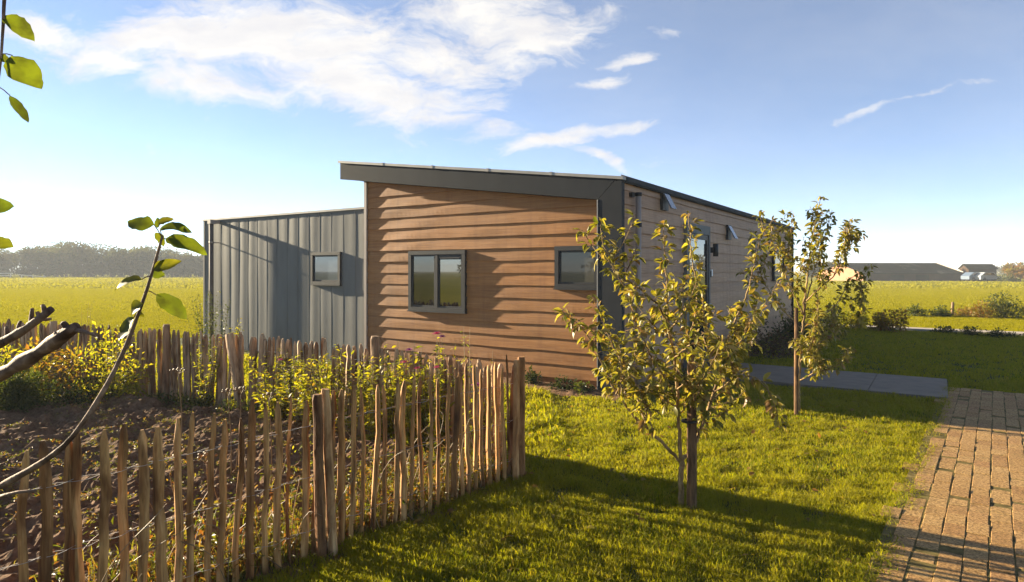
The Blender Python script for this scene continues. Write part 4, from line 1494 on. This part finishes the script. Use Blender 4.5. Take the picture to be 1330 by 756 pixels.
leafy_plant('climbing_plant', 'small bright climber on the far fence right of the leaning post', 'climber', (-2.55, 6.95), .74, .22, 13, .06, 'leaf_yel')
shrub('yellow_shrub', 'upright yellow-green shrub before the far fence behind the leafy apple shoot', 'shrub', (-4.95, 7.95), .42, .35, 1.05, 1500, .06, 'leaf_yel', .03, clumps=22)
shrub('autumn_shrub', 'orange and yellow autumn shrub in front of the far left fence', 'shrub', (-5.9, 8.3), .75, .45, .72, 1500, .07, 'leaf_autumn', .02, clumps=20)
shrub('autumn_shrub', 'yellowing shrub by the far fence at the left picture edge', 'shrub', (-6.9, 8.8), .8, .45, .8, 1400, .07, 'leaf_yel', .02, clumps=20)
shrub('dark_shrub', 'low dark green shrub at the foot of the orange autumn shrub', 'shrub', (-5.3, 7.75), .7, .35, .34, 900, .05, 'leaf_dark', .02, clumps=16)
gp = G(15, 545)
shrub('clipped_box', 'rounded dark green box bush on the soil at the left edge', 'shrub', (gp[0] - .1, gp[1] + .2), .42, .40, .54, 9000, .04, 'leaf_green', .03, clumps=40)
for i, (x, lab) in enumerate(((-4.25, 'low green weed clump at the base of the far fence, left of its round post'), (-3.7, 'low green weed clump under the bright climber on the far fence'), (-3.05, 'low green weed clump beneath the leaning fence post'))):
    shrub('weed_clump', lab, 'weed', (x, float(back_y(np.array(x))) - .22), .3, .18, .2, 330, .045, 'leaf_green', .02, group='weed clumps along the far fence', clumps=9, nst=4)

def seed_stem(x, ytop, ybase_xy, label, n=9, hz_=None, spread=.035):
    """dead upright stem carrying a flat umbel of dry seed heads"""
    b = np.array([ybase_xy[0], ybase_xy[1], float(soil_h(*ybase_xy))])
    top = P(x, ytop, ybase_xy[1] + .02)
    root = thing('dried_flower', label, 'dried flower', b, 'dried flower stems in the garden')
    mb = MB()
    pts = catmull([b, (b + top) / 2 + [.01, 0, 0], top], .04)
    mb.tube(pts, np.linspace(.006, .003, len(pts)), 5)
    hb = MB()
    for i in range(n):
        a = 2.4 * i
        r = spread * math.sqrt(i / n) * 1.4
        e = top + np.array([r * math.cos(a), r * math.sin(a), .045 + .012 * random.random() - r * .25])
        mb.tube([top, e], .0016, 3, False)
        hb.tube([e - [0, 0, .004], e + [0, 0, .004], e + [0, 0, .01]], [.006, .011, .004], 6)
    mb.build('stem', M['dry'], root)
    hb.build('seed_heads', M['dry'], root)


def gxy(x, Y): return ((x - CX) * Y / F, Y)
seed_stem(232, 486, gxy(236, 5.9), 'pale dead stem with a flat seed head standing left of the round fence post', 14, spread=.05)
seed_stem(296, 515, gxy(300, 4.9), 'short dead stem with dark seed heads before the leaning post')
seed_stem(313, 512, gxy(306, 5.0), 'bent dead stem beside the short dead stem before the leaning post')
seed_stem(349, 520, gxy(352, 4.6), 'dead seed stem between the leaning post and the double post')
seed_stem(432, 548, gxy(428, 3.9), 'dark dead seed stem in front of the double post')
seed_stem(268, 602, gxy(272, 3.4), 'brown dead seed head low behind the near fence')

# plants outside the far fence
leafy_plant('tall_shrub', 'upright olive shrub with spiky shoots at the left corner of the annex', 'shrub', (-5.05, 10.8), 1.42, .38, 16, .07, 'leaf_green', z0=0, per=.022, fine=True)
leafy_plant('yellow_plant', 'small bright yellow plant against the grey annex wall', 'plant', (-4.55, 10.7), 1.05, .12, 6, .08, 'leaf_yel', z0=0, per=.03)
leafy_plant('tall_weed', 'pair of dark thin stems sticking up above the far left fence', 'weed', (-6.25, 9.3), 1.32, .16, 4, .04, 'leaf_autumn', 'dry', z0=0, per=.09)
# bed in front of the boarded wall
BG = 'low plants along the foot of the boarded wall'
for (x, y, rx, hh, lm, lab) in ((690, 503, .16, .26, 'leaf_dark', 'small dark green plant by the wall next to the fence end post'), (735, 510, .26, .20, 'leaf_dark', 'wide dark green plant midway along the wall bed'), (762, 514, .2, .15, 'leaf_green', 'lowest green plant of the wall bed near the corner board'),
                              (655, 492, .2, .24, 'leaf_green', 'green plant of the wall bed just behind the fence end')):
    g_ = G(x, y)
    shrub('bed_plant', lab, 'plant', g_[:2] + [0, .06], rx, .15, hh, 420, .05, lm, .02, group=BG, clumps=10, nst=5)
# beside the long wall
for (u_, v_, rx, hh, n, lm, lab) in ((-.75, 5.2, .6, .85, 1500, 'leaf_red', 'dark reddish shrub against the long wall beyond the door'), (-.8, 6.9, .7, .95, 1500, 'leaf_dark', 'dark green shrub further along the long wall'), (-.9, 9.6, .8, .9, 1300, 'leaf_red', 'last brownish shrub near the far end of the long wall'), (-.5, 1.1, .3, .32, 500, 'leaf_green', 'small green plant by the long wall under the downpipe')):
    w_ = H(u_, v_, 0)
    shrub('wall_shrub', lab, 'shrub', w_[:2], rx, rx * .9, hh, n, .07, lm, .0, group='shrubs along the long wall', clumps=20)

# ---- mid distance on the right
MG = 'bushes between the pale path and the meadow'
def bush_at(x, ybase, ytop, wpx, n, lm, lab, leaf=.09, name='bush', clumps=18):
    g_ = G(x, ybase)
    s_ = g_[1] / F
    shrub(name, lab, 'bush', g_[:2], wpx * s_ / 2, wpx * s_ / 2 * .8, (ybase - ytop) * s_ * 1.05, n, leaf, lm, 0, group=MG, clumps=clumps)
bush_at(1158, 431, 394, 50, 1300, 'leaf_autumn', 'round yellow and orange bush beside the pale path')
bush_at(1112, 428, 402, 44, 900, 'leaf_yel', 'bright yellow bush seen behind the slender apple sapling')
bush_at(1082, 426, 396, 40, 900, 'leaf_green', 'green bush at the end of the chalet beyond the pale path')
bush_at(1195, 411, 395, 34, 700, 'leaf_green', 'greenish low bush left of the short meadow post')
bush_at(1222, 411, 398, 34, 700, 'leaf_green', 'dark low bush touching the short meadow post')
bush_at(1253, 411, 400, 30, 500, 'leaf_autumn', 'small orange bush right of the short meadow post')
bush_at(1305, 413, 379, 62, 1600, 'leaf_green', 'largest olive bush of the row at the right edge')
bush_at(1275, 413, 392, 40, 800, 'leaf_autumn', 'brownish bush leaning on the largest olive bush')
bush_at(1224, 433, 423, 34, 500, 'leaf_dark', 'low dark plant on the pale path edge, first of three', leaf=.06)
bush_at(1262, 436, 424, 34, 500, 'leaf_dark', 'low dark plant on the pale path edge with two thin shoots', leaf=.06)
bush_at(1302, 439, 427, 52, 700, 'leaf_dark', 'widest low dark plant on the pale path edge, at the right', leaf=.06)
g_ = G(1237, 409)
mb = MB()
mb.tube([(g_[0], g_[1], -.05), (g_[0], g_[1], .2), (g_[0] + .01, g_[1], .48)], [.05, .05, .045], 8, True, .1, False)
tag(mb.build('wooden_post', M['oldpicket'], loc=(g_[0], g_[1], 0)), 'short brown wooden post standing between the meadow bushes', 'post')

# ================================================================== FAR BUILDINGS
M['barnbrick'] = plain_mat('orange_brick', (0.42, 0.22, 0.12), 0.85, 0.12, 2.0)
M['barnwall'] = plain_mat('dark_barn_wall', (0.06, 0.040, 0.028), 0.9, 0.3, 0.4, 0.02)
def barnroof_mat():
    m, nt, out = new_mat('old_barn_roof')
    co = obj_co(nt)
    f = noise(nt, co, .35, 5, .65)
    c = ramp(nt, f, [(.3, (.022, .022, .018)), (.55, (.04, .038, .028)), (.72, (.12, .105, .075))])
    principled(nt, out, c, .95, spec=0.0)
    return m
M['barnroof'] = barnroof_mat()
M['pale'] = plain_mat('pale_trim', (.55, .5, .42), .7, .1)
YB = 106.0
def bx(x, Y=YB): return (x - CX) * Y / F
def bz(y, Y=YB): return HC - (y - HY) * Y / F


def barn(name, label, xg0, xr0, xg1, xr1, xe1, yridge, yeave, gable_mat, wall_mat, depth=7.5, rake=False):
    """long side to the camera; xg0..xg1 = gable wall in perspective at the left, ridge from xr0 to xr1, long wall from xg1 to xe1"""
    root = thing(name, label, 'barn', (bx((xg1 + xe1) / 2), YB, 0))
    ze, zt = bz(yeave), bz(yridge)
    A = np.array([bx(xg1), YB]); B = np.array([bx(xe1), YB + 1.0])
    # gable runs back and to the left
    back = np.array([bx(xg0, YB + depth), YB + depth]) - A
    D = A + back; E = B + back
    ov = .25
    mA, mB = (A + D) / 2, (B + E) / 2
    mb = MB()
    mb.polys([(*A, 0), (*D, 0), (*D, ze), (*mA, zt), (*A, ze)], [(0, 1, 2, 3, 4)])
    q = (B - A) / np.linalg.norm(B - A) * .3
    mb.polys([(*(A + q), 0), (*(D + q), 0), (*(D + q), ze), (*(mA + q), zt - .02), (*(A + q), ze)], [(4, 3, 2, 1, 0)])
    mb.build('gable_wall', M[gable_mat], root)
    mb = MB()
    mb.polys([(*A, 0), (*B, 0), (*B, ze), (*A, ze)], [(0, 1, 2, 3)])
    mb.polys([(*(B), 0), (*E, 0), (*E, ze), (*mB, zt), (*B, ze)], [(0, 1, 2, 3, 4)])
    mb.polys([(*D, 0), (*E, 0), (*E, ze), (*D, ze)], [(3, 2, 1, 0)])
    w = mb.build('wall', M[wall_mat], root)
    mb = MB()
    ln = (B - A) / np.linalg.norm(B - A)
    for (s0_, s1_) in ((A, mA), (D, mA)):
        o_ = (s0_ - s1_) / np.linalg.norm(s0_ - s1_) * .3
        a0_ = s0_ + o_ - ln * ov
        b0_ = s0_ + o_ + (B - A) + ln * ov
        r0_, r1_ = s1_ - ln * ov, s1_ + (B - A) + ln * ov
        zz0 = ze - .08
        mb.hexa([(*a0_, zz0), (*b0_, zz0), (*r1_, zt), (*r0_, zt), (*a0_, zz0 + .12), (*b0_, zz0 + .12), (*r1_, zt + .12), (*r0_, zt + .12)])
    rf = mb.build('roof', M['barnroof'], root)
    if rake:
        mb = MB()
        a_, b_ = B + ln * (ov + .03), mB + ln * (ov + .03)
        mb.hexa([(*a_, ze - .1), (*(a_ + ln * .12), ze - .1), (*(b_ + ln * .12), zt - .1), (*b_, zt - .1), (*a_, ze + .3), (*(a_ + ln * .12), ze + .3), (*(b_ + ln * .12), zt + .2), (*b_, zt + .2)])
        mb.build('rake_board', M['pale'], rf)
    # door openings in the long wall
    for t in (.35, .6):
        c_ = A + (B - A) * t
        mb = MB()
        nrm = np.array([ln[1], -ln[0]])
        p0, p1 = c_ - ln * 1.1 + nrm * .04, c_ + ln * 1.1 + nrm * .04
        p2, p3 = p1 - nrm * .03, p0 - nrm * .03
        mb.hexa([(*p0, .02), (*p1, .02), (*p2, .02), (*p3, .02), (*p0, ze * .8), (*p1, ze * .8), (*p2, ze * .8), (*p3, ze * .8)])
        mb.build('door', M['barnroof'], root)
    return root


barn('brick_barn', 'long low barn with a sunlit orange brick gable and dark roof', 1062, 1092, 1121, 1228, 1254, 342, 355, 'barnbrick', 'barnwall', 8, True)
barn('metal_shed', 'dark shed standing right of the brick barn', 1246, 1240, 1258, 1283, 1300, 343.5, 349, 'barnwall', 'barnwall', 5)

M['car_body'] = plain_mat('pale_blue_paint', (.10, .14, .2), .35, .05)
M['car_body2'] = plain_mat('white_paint', (.3, .32, .34), .35, .05)
def car(label, loc, rz, bm_):
    root = thing('parked_car', label, 'car', loc, 'cars parked by the dark shed')
    root.rotation_euler = (0, 0, rz)
    def side_prof(pts, w, name, mat, parent):
        V = [(x, -w, z) for x, z in pts] + [(x, w, z) for x, z in pts]
        n = len(pts)
        me = MB()
        me.polys(V, [tuple(range(n)), tuple(range(2 * n - 1, n - 1, -1))] + [(i, n + i, n + (i + 1) % n, (i + 1) % n) for i in range(n)])
        m_ = me.mesh(name); m_.materials.append(mat)
        o = bpy.data.objects.new(name, m_); COL.objects.link(o); o.parent = parent
        return o
    body = side_prof([(-2.05, .3), (2.05, .3), (2.1, .6), (2.0, .8), (1.05, .92), (.45, 1.42), (-1.2, 1.45), (-1.85, .98), (-2.08, .85)], .82, 'body', bm_, root)
    side_prof([(.9, .95), (.4, 1.36), (-1.1, 1.38), (-1.6, .98)], .832, 'side_windows', M['glass'], body)
    for (x, y) in ((1.3, .78), (1.3, -.78), (-1.3, .78), (-1.3, -.78)):
        me = MB()
        me.tube([(x, y - .1, .31), (x, y + .1, .31)], .31, 14, True)
        m_ = me.mesh('wheel'); m_.materials.append(M['black'])
        o = bpy.data.objects.new('wheel', m_); COL.objects.link(o); o.parent = root
    return root
car('pale blue car parked before the dark shed', (bx(1268, 104), 104, 0), .15, M['car_body'])
car('whitish car parked at the right of the pale blue one', (bx(1283, 103), 103.2, 0), .2, M['car_body2'])

# ================================================================== FAR TREES
def far_tree(lf, st, x, y, h, w, leaf, n, trunk=True):
    K = int(12 + h * 1.2)
    c = rnd_unit(K) * (R.random((K, 1)) ** .45)
    c = c * np.array([w / 2, w / 2, h * .40]) * .85 + np.array([x, y, h * .56])
    rad = R.uniform(.13, .26, K) * w
    which = R.integers(K, size=n)
    off = rnd_unit(n) * (R.random((n, 1)) ** .4)
    pos = c[which] + off * rad[which][:, None] * np.array([1, 1, .8])
    pos[:, 2] = np.clip(pos[:, 2], .3, None)
    d = off + .7 * rnd_unit(n)
    up = np.tile([0, 0, 1.0], (n, 1)) + .8 * rnd_unit(n)
    lf.small_leaves(pos, d, up, leaf * R.uniform(.6, 1.3, n), leaf * R.uniform(.5, .8, n))
    st.tube([(x, y, -.2), (x + .1, y, h * .35), (x, y, h * .75)], [.028 * h, .022 * h, .008 * h], 6)
    for i in range(5):
        e = c[int(R.integers(K))]
        st.tube([(x, y, h * random.uniform(.25, .5)), e], [.012 * h, .004 * h], 4, False)


lf, st = MB(), MB()
tops = [(-60, 318), (-30, 322), (5, 321), (35, 315), (62, 319), (82, 310), (108, 310), (135, 316), (155, 320), (175, 316), (193, 318), (215, 325), (235, 328), (258, 331), (285, 336), (310, 338), (340, 340)]
for (x, yt) in tops:
    for k in range(3):
        Y = 172 + k * 9 + R.uniform(-3, 3)
        xx = x + R.uniform(-9, 9) + k * 5
        h = (HC + (HY - yt - R.uniform(-2, 5)) * Y / F)
        far_tree(lf, st, (xx - CX) * Y / F, Y, h, h * R.uniform(.7, 1.15), .6, 1500)
for i in range(90):      # scrub along the foot of the wood
    x = R.uniform(-80, 350)
    Y = 168 + R.uniform(0, 6)
    far_tree(lf, st, (x - CX) * Y / F, Y, R.uniform(2.2, 4.2), R.uniform(3, 5), .5, 260)
for i in range(26):      # belts further round, mirrored in the panes
    a = math.radians(180 + R.uniform(-60, 75)) if i < 18 else math.radians(R.uniform(48, 80))
    Y = R.uniform(150, 175) if i < 18 else R.uniform(230, 260)
    far_tree(lf, st, Y * math.sin(a), Y * math.cos(a), R.uniform(6, 9), R.uniform(9, 14), 1.3, 420)
w = lf.build('distant_woods', M['wood_far'])
tag(w, 'hazy distant wood along the far edge of the meadow', 'woods', kind='stuff')
o = st.build('trunks', M['bark_dark'], w)


def single_tree(name, label, x, ybase, ytop, wpx, Y, n, leaf, lm, group=None):
    p = ((x - CX) * Y / F, Y)
    h = (ybase - ytop) * Y / F if ybase else HC + (HY - ytop) * Y / F
    root = thing(name, label, 'tree', (*p, 0), group)
    lf, st = MB(), MB()
    far_tree(lf, st, p[0], p[1], h, wpx * Y / F, leaf, n)
    st.build('trunk', M['bark_dark'], root)
    lf.build('crown', M[lm], root)
far = 'trees near the far barns'
single_tree('tree', 'rounded green tree behind the brick gable of the barn', 1072, None, 338, 26, 125, 900, .6, 'wood_far', far)
single_tree('tree', 'smaller green tree at the left of the brick gable, beside the chalet end', 1054, None, 342, 22, 125, 700, .6, 'wood_far', far)
single_tree('tree', 'orange-brown tree at the right edge beyond the shed', 1325, None, 340, 34, 100, 1200, .5, 'leaf_autumn', far)
lf, st = MB(), MB()
for i in range(40):
    x = R.uniform(1296, 1520)
    Y = R.uniform(215, 260)
    far_tree(lf, st, (x - CX) * Y / F, Y, R.uniform(2.4, 3.6), R.uniform(5, 9), 1.0, 160)
w = lf.build('distant_hedge', M['wood_far'])
tag(w, 'low distant hedge on the horizon right of the shed', 'hedge', kind='stuff')
for (x, lab) in ((1312, 'low tangled bush beside the shed at the field edge'), ):
    g_ = np.array([(x - CX) * 100 / F, 100])
    shrub('bush', lab, 'bush', g_, 2.6, 1.5, 1.3, 900, .3, 'leaf_green', 0, group=None)

# pale rail at the far left
root = thing('rail_fence', 'pale low rail fence at the far left edge of the meadow', 'rail fence', ((10 - CX) * 150 / F, 150, 0))
mb = MB()
xa, xb = (-60 - CX) * 150 / F, (16 - CX) * 150 / F
mb.box(xa, xb, 149.95, 150.05, 1.0, 1.22)
mb.box(xa, xb, 149.95, 150.05, .5, .66)
xc, xd = (24 - CX) * 150 / F, (60 - CX) * 150 / F
mb.hexa([(xc, 149.95, .72), (xd, 149.95, .18), (xd, 150.05, .18), (xc, 150.05, .72), (xc, 149.95, .86), (xd, 149.95, .32), (xd, 150.05, .32), (xc, 150.05, .86)])
mb.build('rail', M['pale'], root)
x = xa
while x < xd:
    mb = MB()
    mb.box(x, x + .16, 150.06, 150.2, 0, 1.15 if x < xb else .7)
    mb.build('post', M['pale'], root)
    x += 2.6

# ================================================================== AIR
mb = MB()
mb.box(-1450, 1450, -1450, 1450, -1.0, 13.5)
hzm, nt, out = new_mat('thin_haze')
vol = nd(nt, 'ShaderNodeVolumePrincipled')
vol.inputs['Color'].default_value = (.86, .92, .98, 1)
vol.inputs['Density'].default_value = HAZE = 0.0009
vol.inputs['Anisotropy'].default_value = 0.0
nt.links.new(vol.outputs[0], out.inputs['Volume'])
tag(mb.build('haze', hzm), 'thin pale morning haze lying over the meadow', 'haze', kind='stuff')

# ================================================================== SKY
world = bpy.data.worlds.new('World')
scene.world = world
world.use_nodes = True
nt = world.node_tree
for n in list(nt.nodes):
    nt.nodes.remove(n)
out = nd(nt, 'ShaderNodeOutputWorld')
bg = nd(nt, 'ShaderNodeBackground')
bg.inputs['Strength'].default_value = 0.061
nt.links.new(bg.outputs[0], out.inputs['Surface'])
sky = nd(nt, 'ShaderNodeTexSky', sky_type='NISHITA')
sky.sun_disc = False
sky.sun_elevation = SUN_EL
sky.sun_rotation = math.atan2(TO_SUN.x, TO_SUN.y)
sky.air_density = 0.55
sky.altitude = 1500
sky.dust_density = 0.0
sky.ozone_density = 0.9
tc = nd(nt, 'ShaderNodeTexCoord')
sep = nd(nt, 'ShaderNodeSeparateXYZ')
nt.links.new(tc.outputs['Generated'], sep.inputs[0])
dx, dy, dz = sep.outputs
dyp = mth(nt, 'MAXIMUM', dy, .02)
A_ = mth(nt, 'DIVIDE', dx, dyp)
B_ = mth(nt, 'DIVIDE', dz, dyp)
# warped sky coordinates: A across, B up
cmb = nd(nt, 'ShaderNodeCombineXYZ')
nt.links.new(A_, cmb.inputs[0]); nt.links.new(B_, cmb.inputs[1])
base = cmb.outputs[0]
wz = nd(nt, 'ShaderNodeTexNoise'); wz.inputs['Scale'].default_value = 5.0; wz.inputs['Detail'].default_value = 5; wz.inputs['Roughness'].default_value = .6
nt.links.new(base, wz.inputs['Vector'])
wsub = nd(nt, 'ShaderNodeVectorMath', operation='SUBTRACT'); nt.links.new(wz.outputs['Color'], wsub.inputs[0]); wsub.inputs[1].default_value = (.5, .5, .5)
wmul = nd(nt, 'ShaderNodeVectorMath', operation='MULTIPLY'); nt.links.new(wsub.outputs[0], wmul.inputs[0]); wmul.inputs[1].default_value = (.15, .07, 0)
wadd = nd(nt, 'ShaderNodeVectorMath', operation='ADD'); nt.links.new(base, wadd.inputs[0]); nt.links.new(wmul.outputs[0], wadd.inputs[1])
sp2 = nd(nt, 'ShaderNodeSeparateXYZ'); nt.links.new(wadd.outputs[0], sp2.inputs[0])
WA, WB = sp2.outputs[0], sp2.outputs[1]


def blob(x, y, rx, ry, rot, strength=1.0):
    a0, b0 = (x - CX) / F, (HY - y) / F
    c, s = math.cos(math.radians(rot)), math.sin(math.radians(rot))
    da = mth(nt, 'SUBTRACT', WA, a0)
    db = mth(nt, 'SUBTRACT', WB, b0)
    p_ = mth(nt, 'ADD', mth(nt, 'MULTIPLY', da, c * F / rx), mth(nt, 'MULTIPLY', db, s * F / rx))
    q_ = mth(nt, 'ADD', mth(nt, 'MULTIPLY', da, -s * F / ry), mth(nt, 'MULTIPLY', db, c * F / ry))
    r2 = mth(nt, 'ADD', mth(nt, 'MULTIPLY', p_, p_), mth(nt, 'MULTIPLY', q_, q_))
    g = mth(nt, 'POWER', 2.718, mth(nt, 'MULTIPLY', r2, -1.0))
    return mth(nt, 'MULTIPLY', g, strength)


blobs = [(330, 50, 270, 66, 0, 1.35), (480, 120, 215, 50, -14, 1.3), (640, 30, 150, 70, 0, 1.25), (560, 80, 130, 60, -10, 1.05), (150, 80, 150, 32, -6, 1.0), (560, 150, 110, 28, -8, .95), (680, 95, 60, 26, 20, .7),
         (735, 182, 135, 14, 9, 1.15), (762, 108, 48, 13, 8, 1.0), (812, 78, 38, 11, 14, 1.0), (785, 206, 50, 11, -20, 1.1), (850, 40, 36, 18, 10, .85), (740, 48, 40, 16, 20, .9), (1122, 148, 48, 9, 22, .95), (1215, 122, 120, 7, 9, .8),
         (285, 108, 150, 44, -8, 1.25), (50, 45, 90, 32, -20, 1.15), (120, 85, 130, 24, -4, 1.0), (270, 160, 120, 10, 0, .5), (930, 205, 120, 14, 5, .32), (1000, 240, 150, 14, 5, .3), (100, 220, 240, 40, 4, .25)]
tot = None
for b_ in blobs:
    g = blob(*b_)
    tot = g if tot is None else mth(nt, 'MAXIMUM', tot, g)
nm = nd(nt, 'ShaderNodeMapping'); nm.inputs['Scale'].default_value = (1.0, 2.6, 1); nm.inputs['Rotation'].default_value = (0, 0, .12)
nt.links.new(wadd.outputs[0], nm.inputs['Vector'])
n1 = noise(nt, nm.outputs[0], 7.5, 12, .68, .5)
n2 = noise(nt, nm.outputs[0], 2.2, 4, .5)
dens = mth(nt, 'ADD', tot, mth(nt, 'MULTIPLY_ADD', n1, 2.3, -1.15))
dens = mth(nt, 'ADD', dens, mth(nt, 'MULTIPLY_ADD', n2, .8, -.4))
cov = nd(nt, 'ShaderNodeMapRange', interpolation_type='SMOOTHSTEP')
cov.inputs['From Min'].default_value = .30
cov.inputs['From Max'].default_value = 1.2
nt.links.new(dens, cov.inputs['Value'])
front_ = mth(nt, 'GREATER_THAN', dy, .03)
veil = mth(nt, 'MULTIPLY_ADD', n2, .28, .0)
covf = mth(nt, 'MULTIPLY', mth(nt, 'MAXIMUM', mth(nt, 'MULTIPLY', cov.outputs[0], .93), veil), front_)
shade = noise(nt, nm.outputs[0], 8.0, 6, .6)
CLOUD = 1.0
cc = ramp(nt, shade, [(.3, (5.6 * CLOUD / 6, 5.5 * CLOUD / 6, 5.6 * CLOUD / 6)), (.62, (1.16 * CLOUD, 1.12 * CLOUD, 1.05 * CLOUD))])
ccs = nd(nt, 'ShaderNodeVectorMath', operation='SCALE')
nt.links.new(cc, ccs.inputs[0])
ccs.inputs['Scale'].default_value = 3.4
fin = mixc(nt, covf, sky.outputs[0], ccs.outputs[0])
nt.links.new(fin, bg.inputs['Color'])

# ================================================================== SUN
sl = bpy.data.lights.new('sun', 'SUN')
sl.energy = 5.0
sl.angle = math.radians(.5)
sl.color = (1.0, .84, .58)
so = bpy.data.objects.new('sun', sl)
so.rotation_euler = (-TO_SUN).to_track_quat('-Z', 'Y').to_euler()
so.location = (-20, 10, 20)
COL.objects.link(so)

# ================================================================== CAMERA
cam = bpy.data.cameras.new('camera')
cam.sensor_width = 36
cam.lens = F / 1330 * 36
cam.shift_y = -(378 - HY) / 1330
cam.clip_start = .05
cam.clip_end = 5000
co = bpy.data.objects.new('camera', cam)
co.location = (0, 0, HC)
co.rotation_euler = (PI / 2, 0, 0)
COL.objects.link(co)
scene.camera = co

scene.render.engine = 'CYCLES'
scene.view_settings.view_transform = 'Standard'
scene.view_settings.look = 'None'
scene.view_settings.exposure = 2.18
scene.view_settings.gamma = 1
scene.cycles.max_bounces = 6
scene.cycles.transparent_max_bounces = 4
scene.cycles.volume_bounces = 0
scene.cycles.use_denoising = True
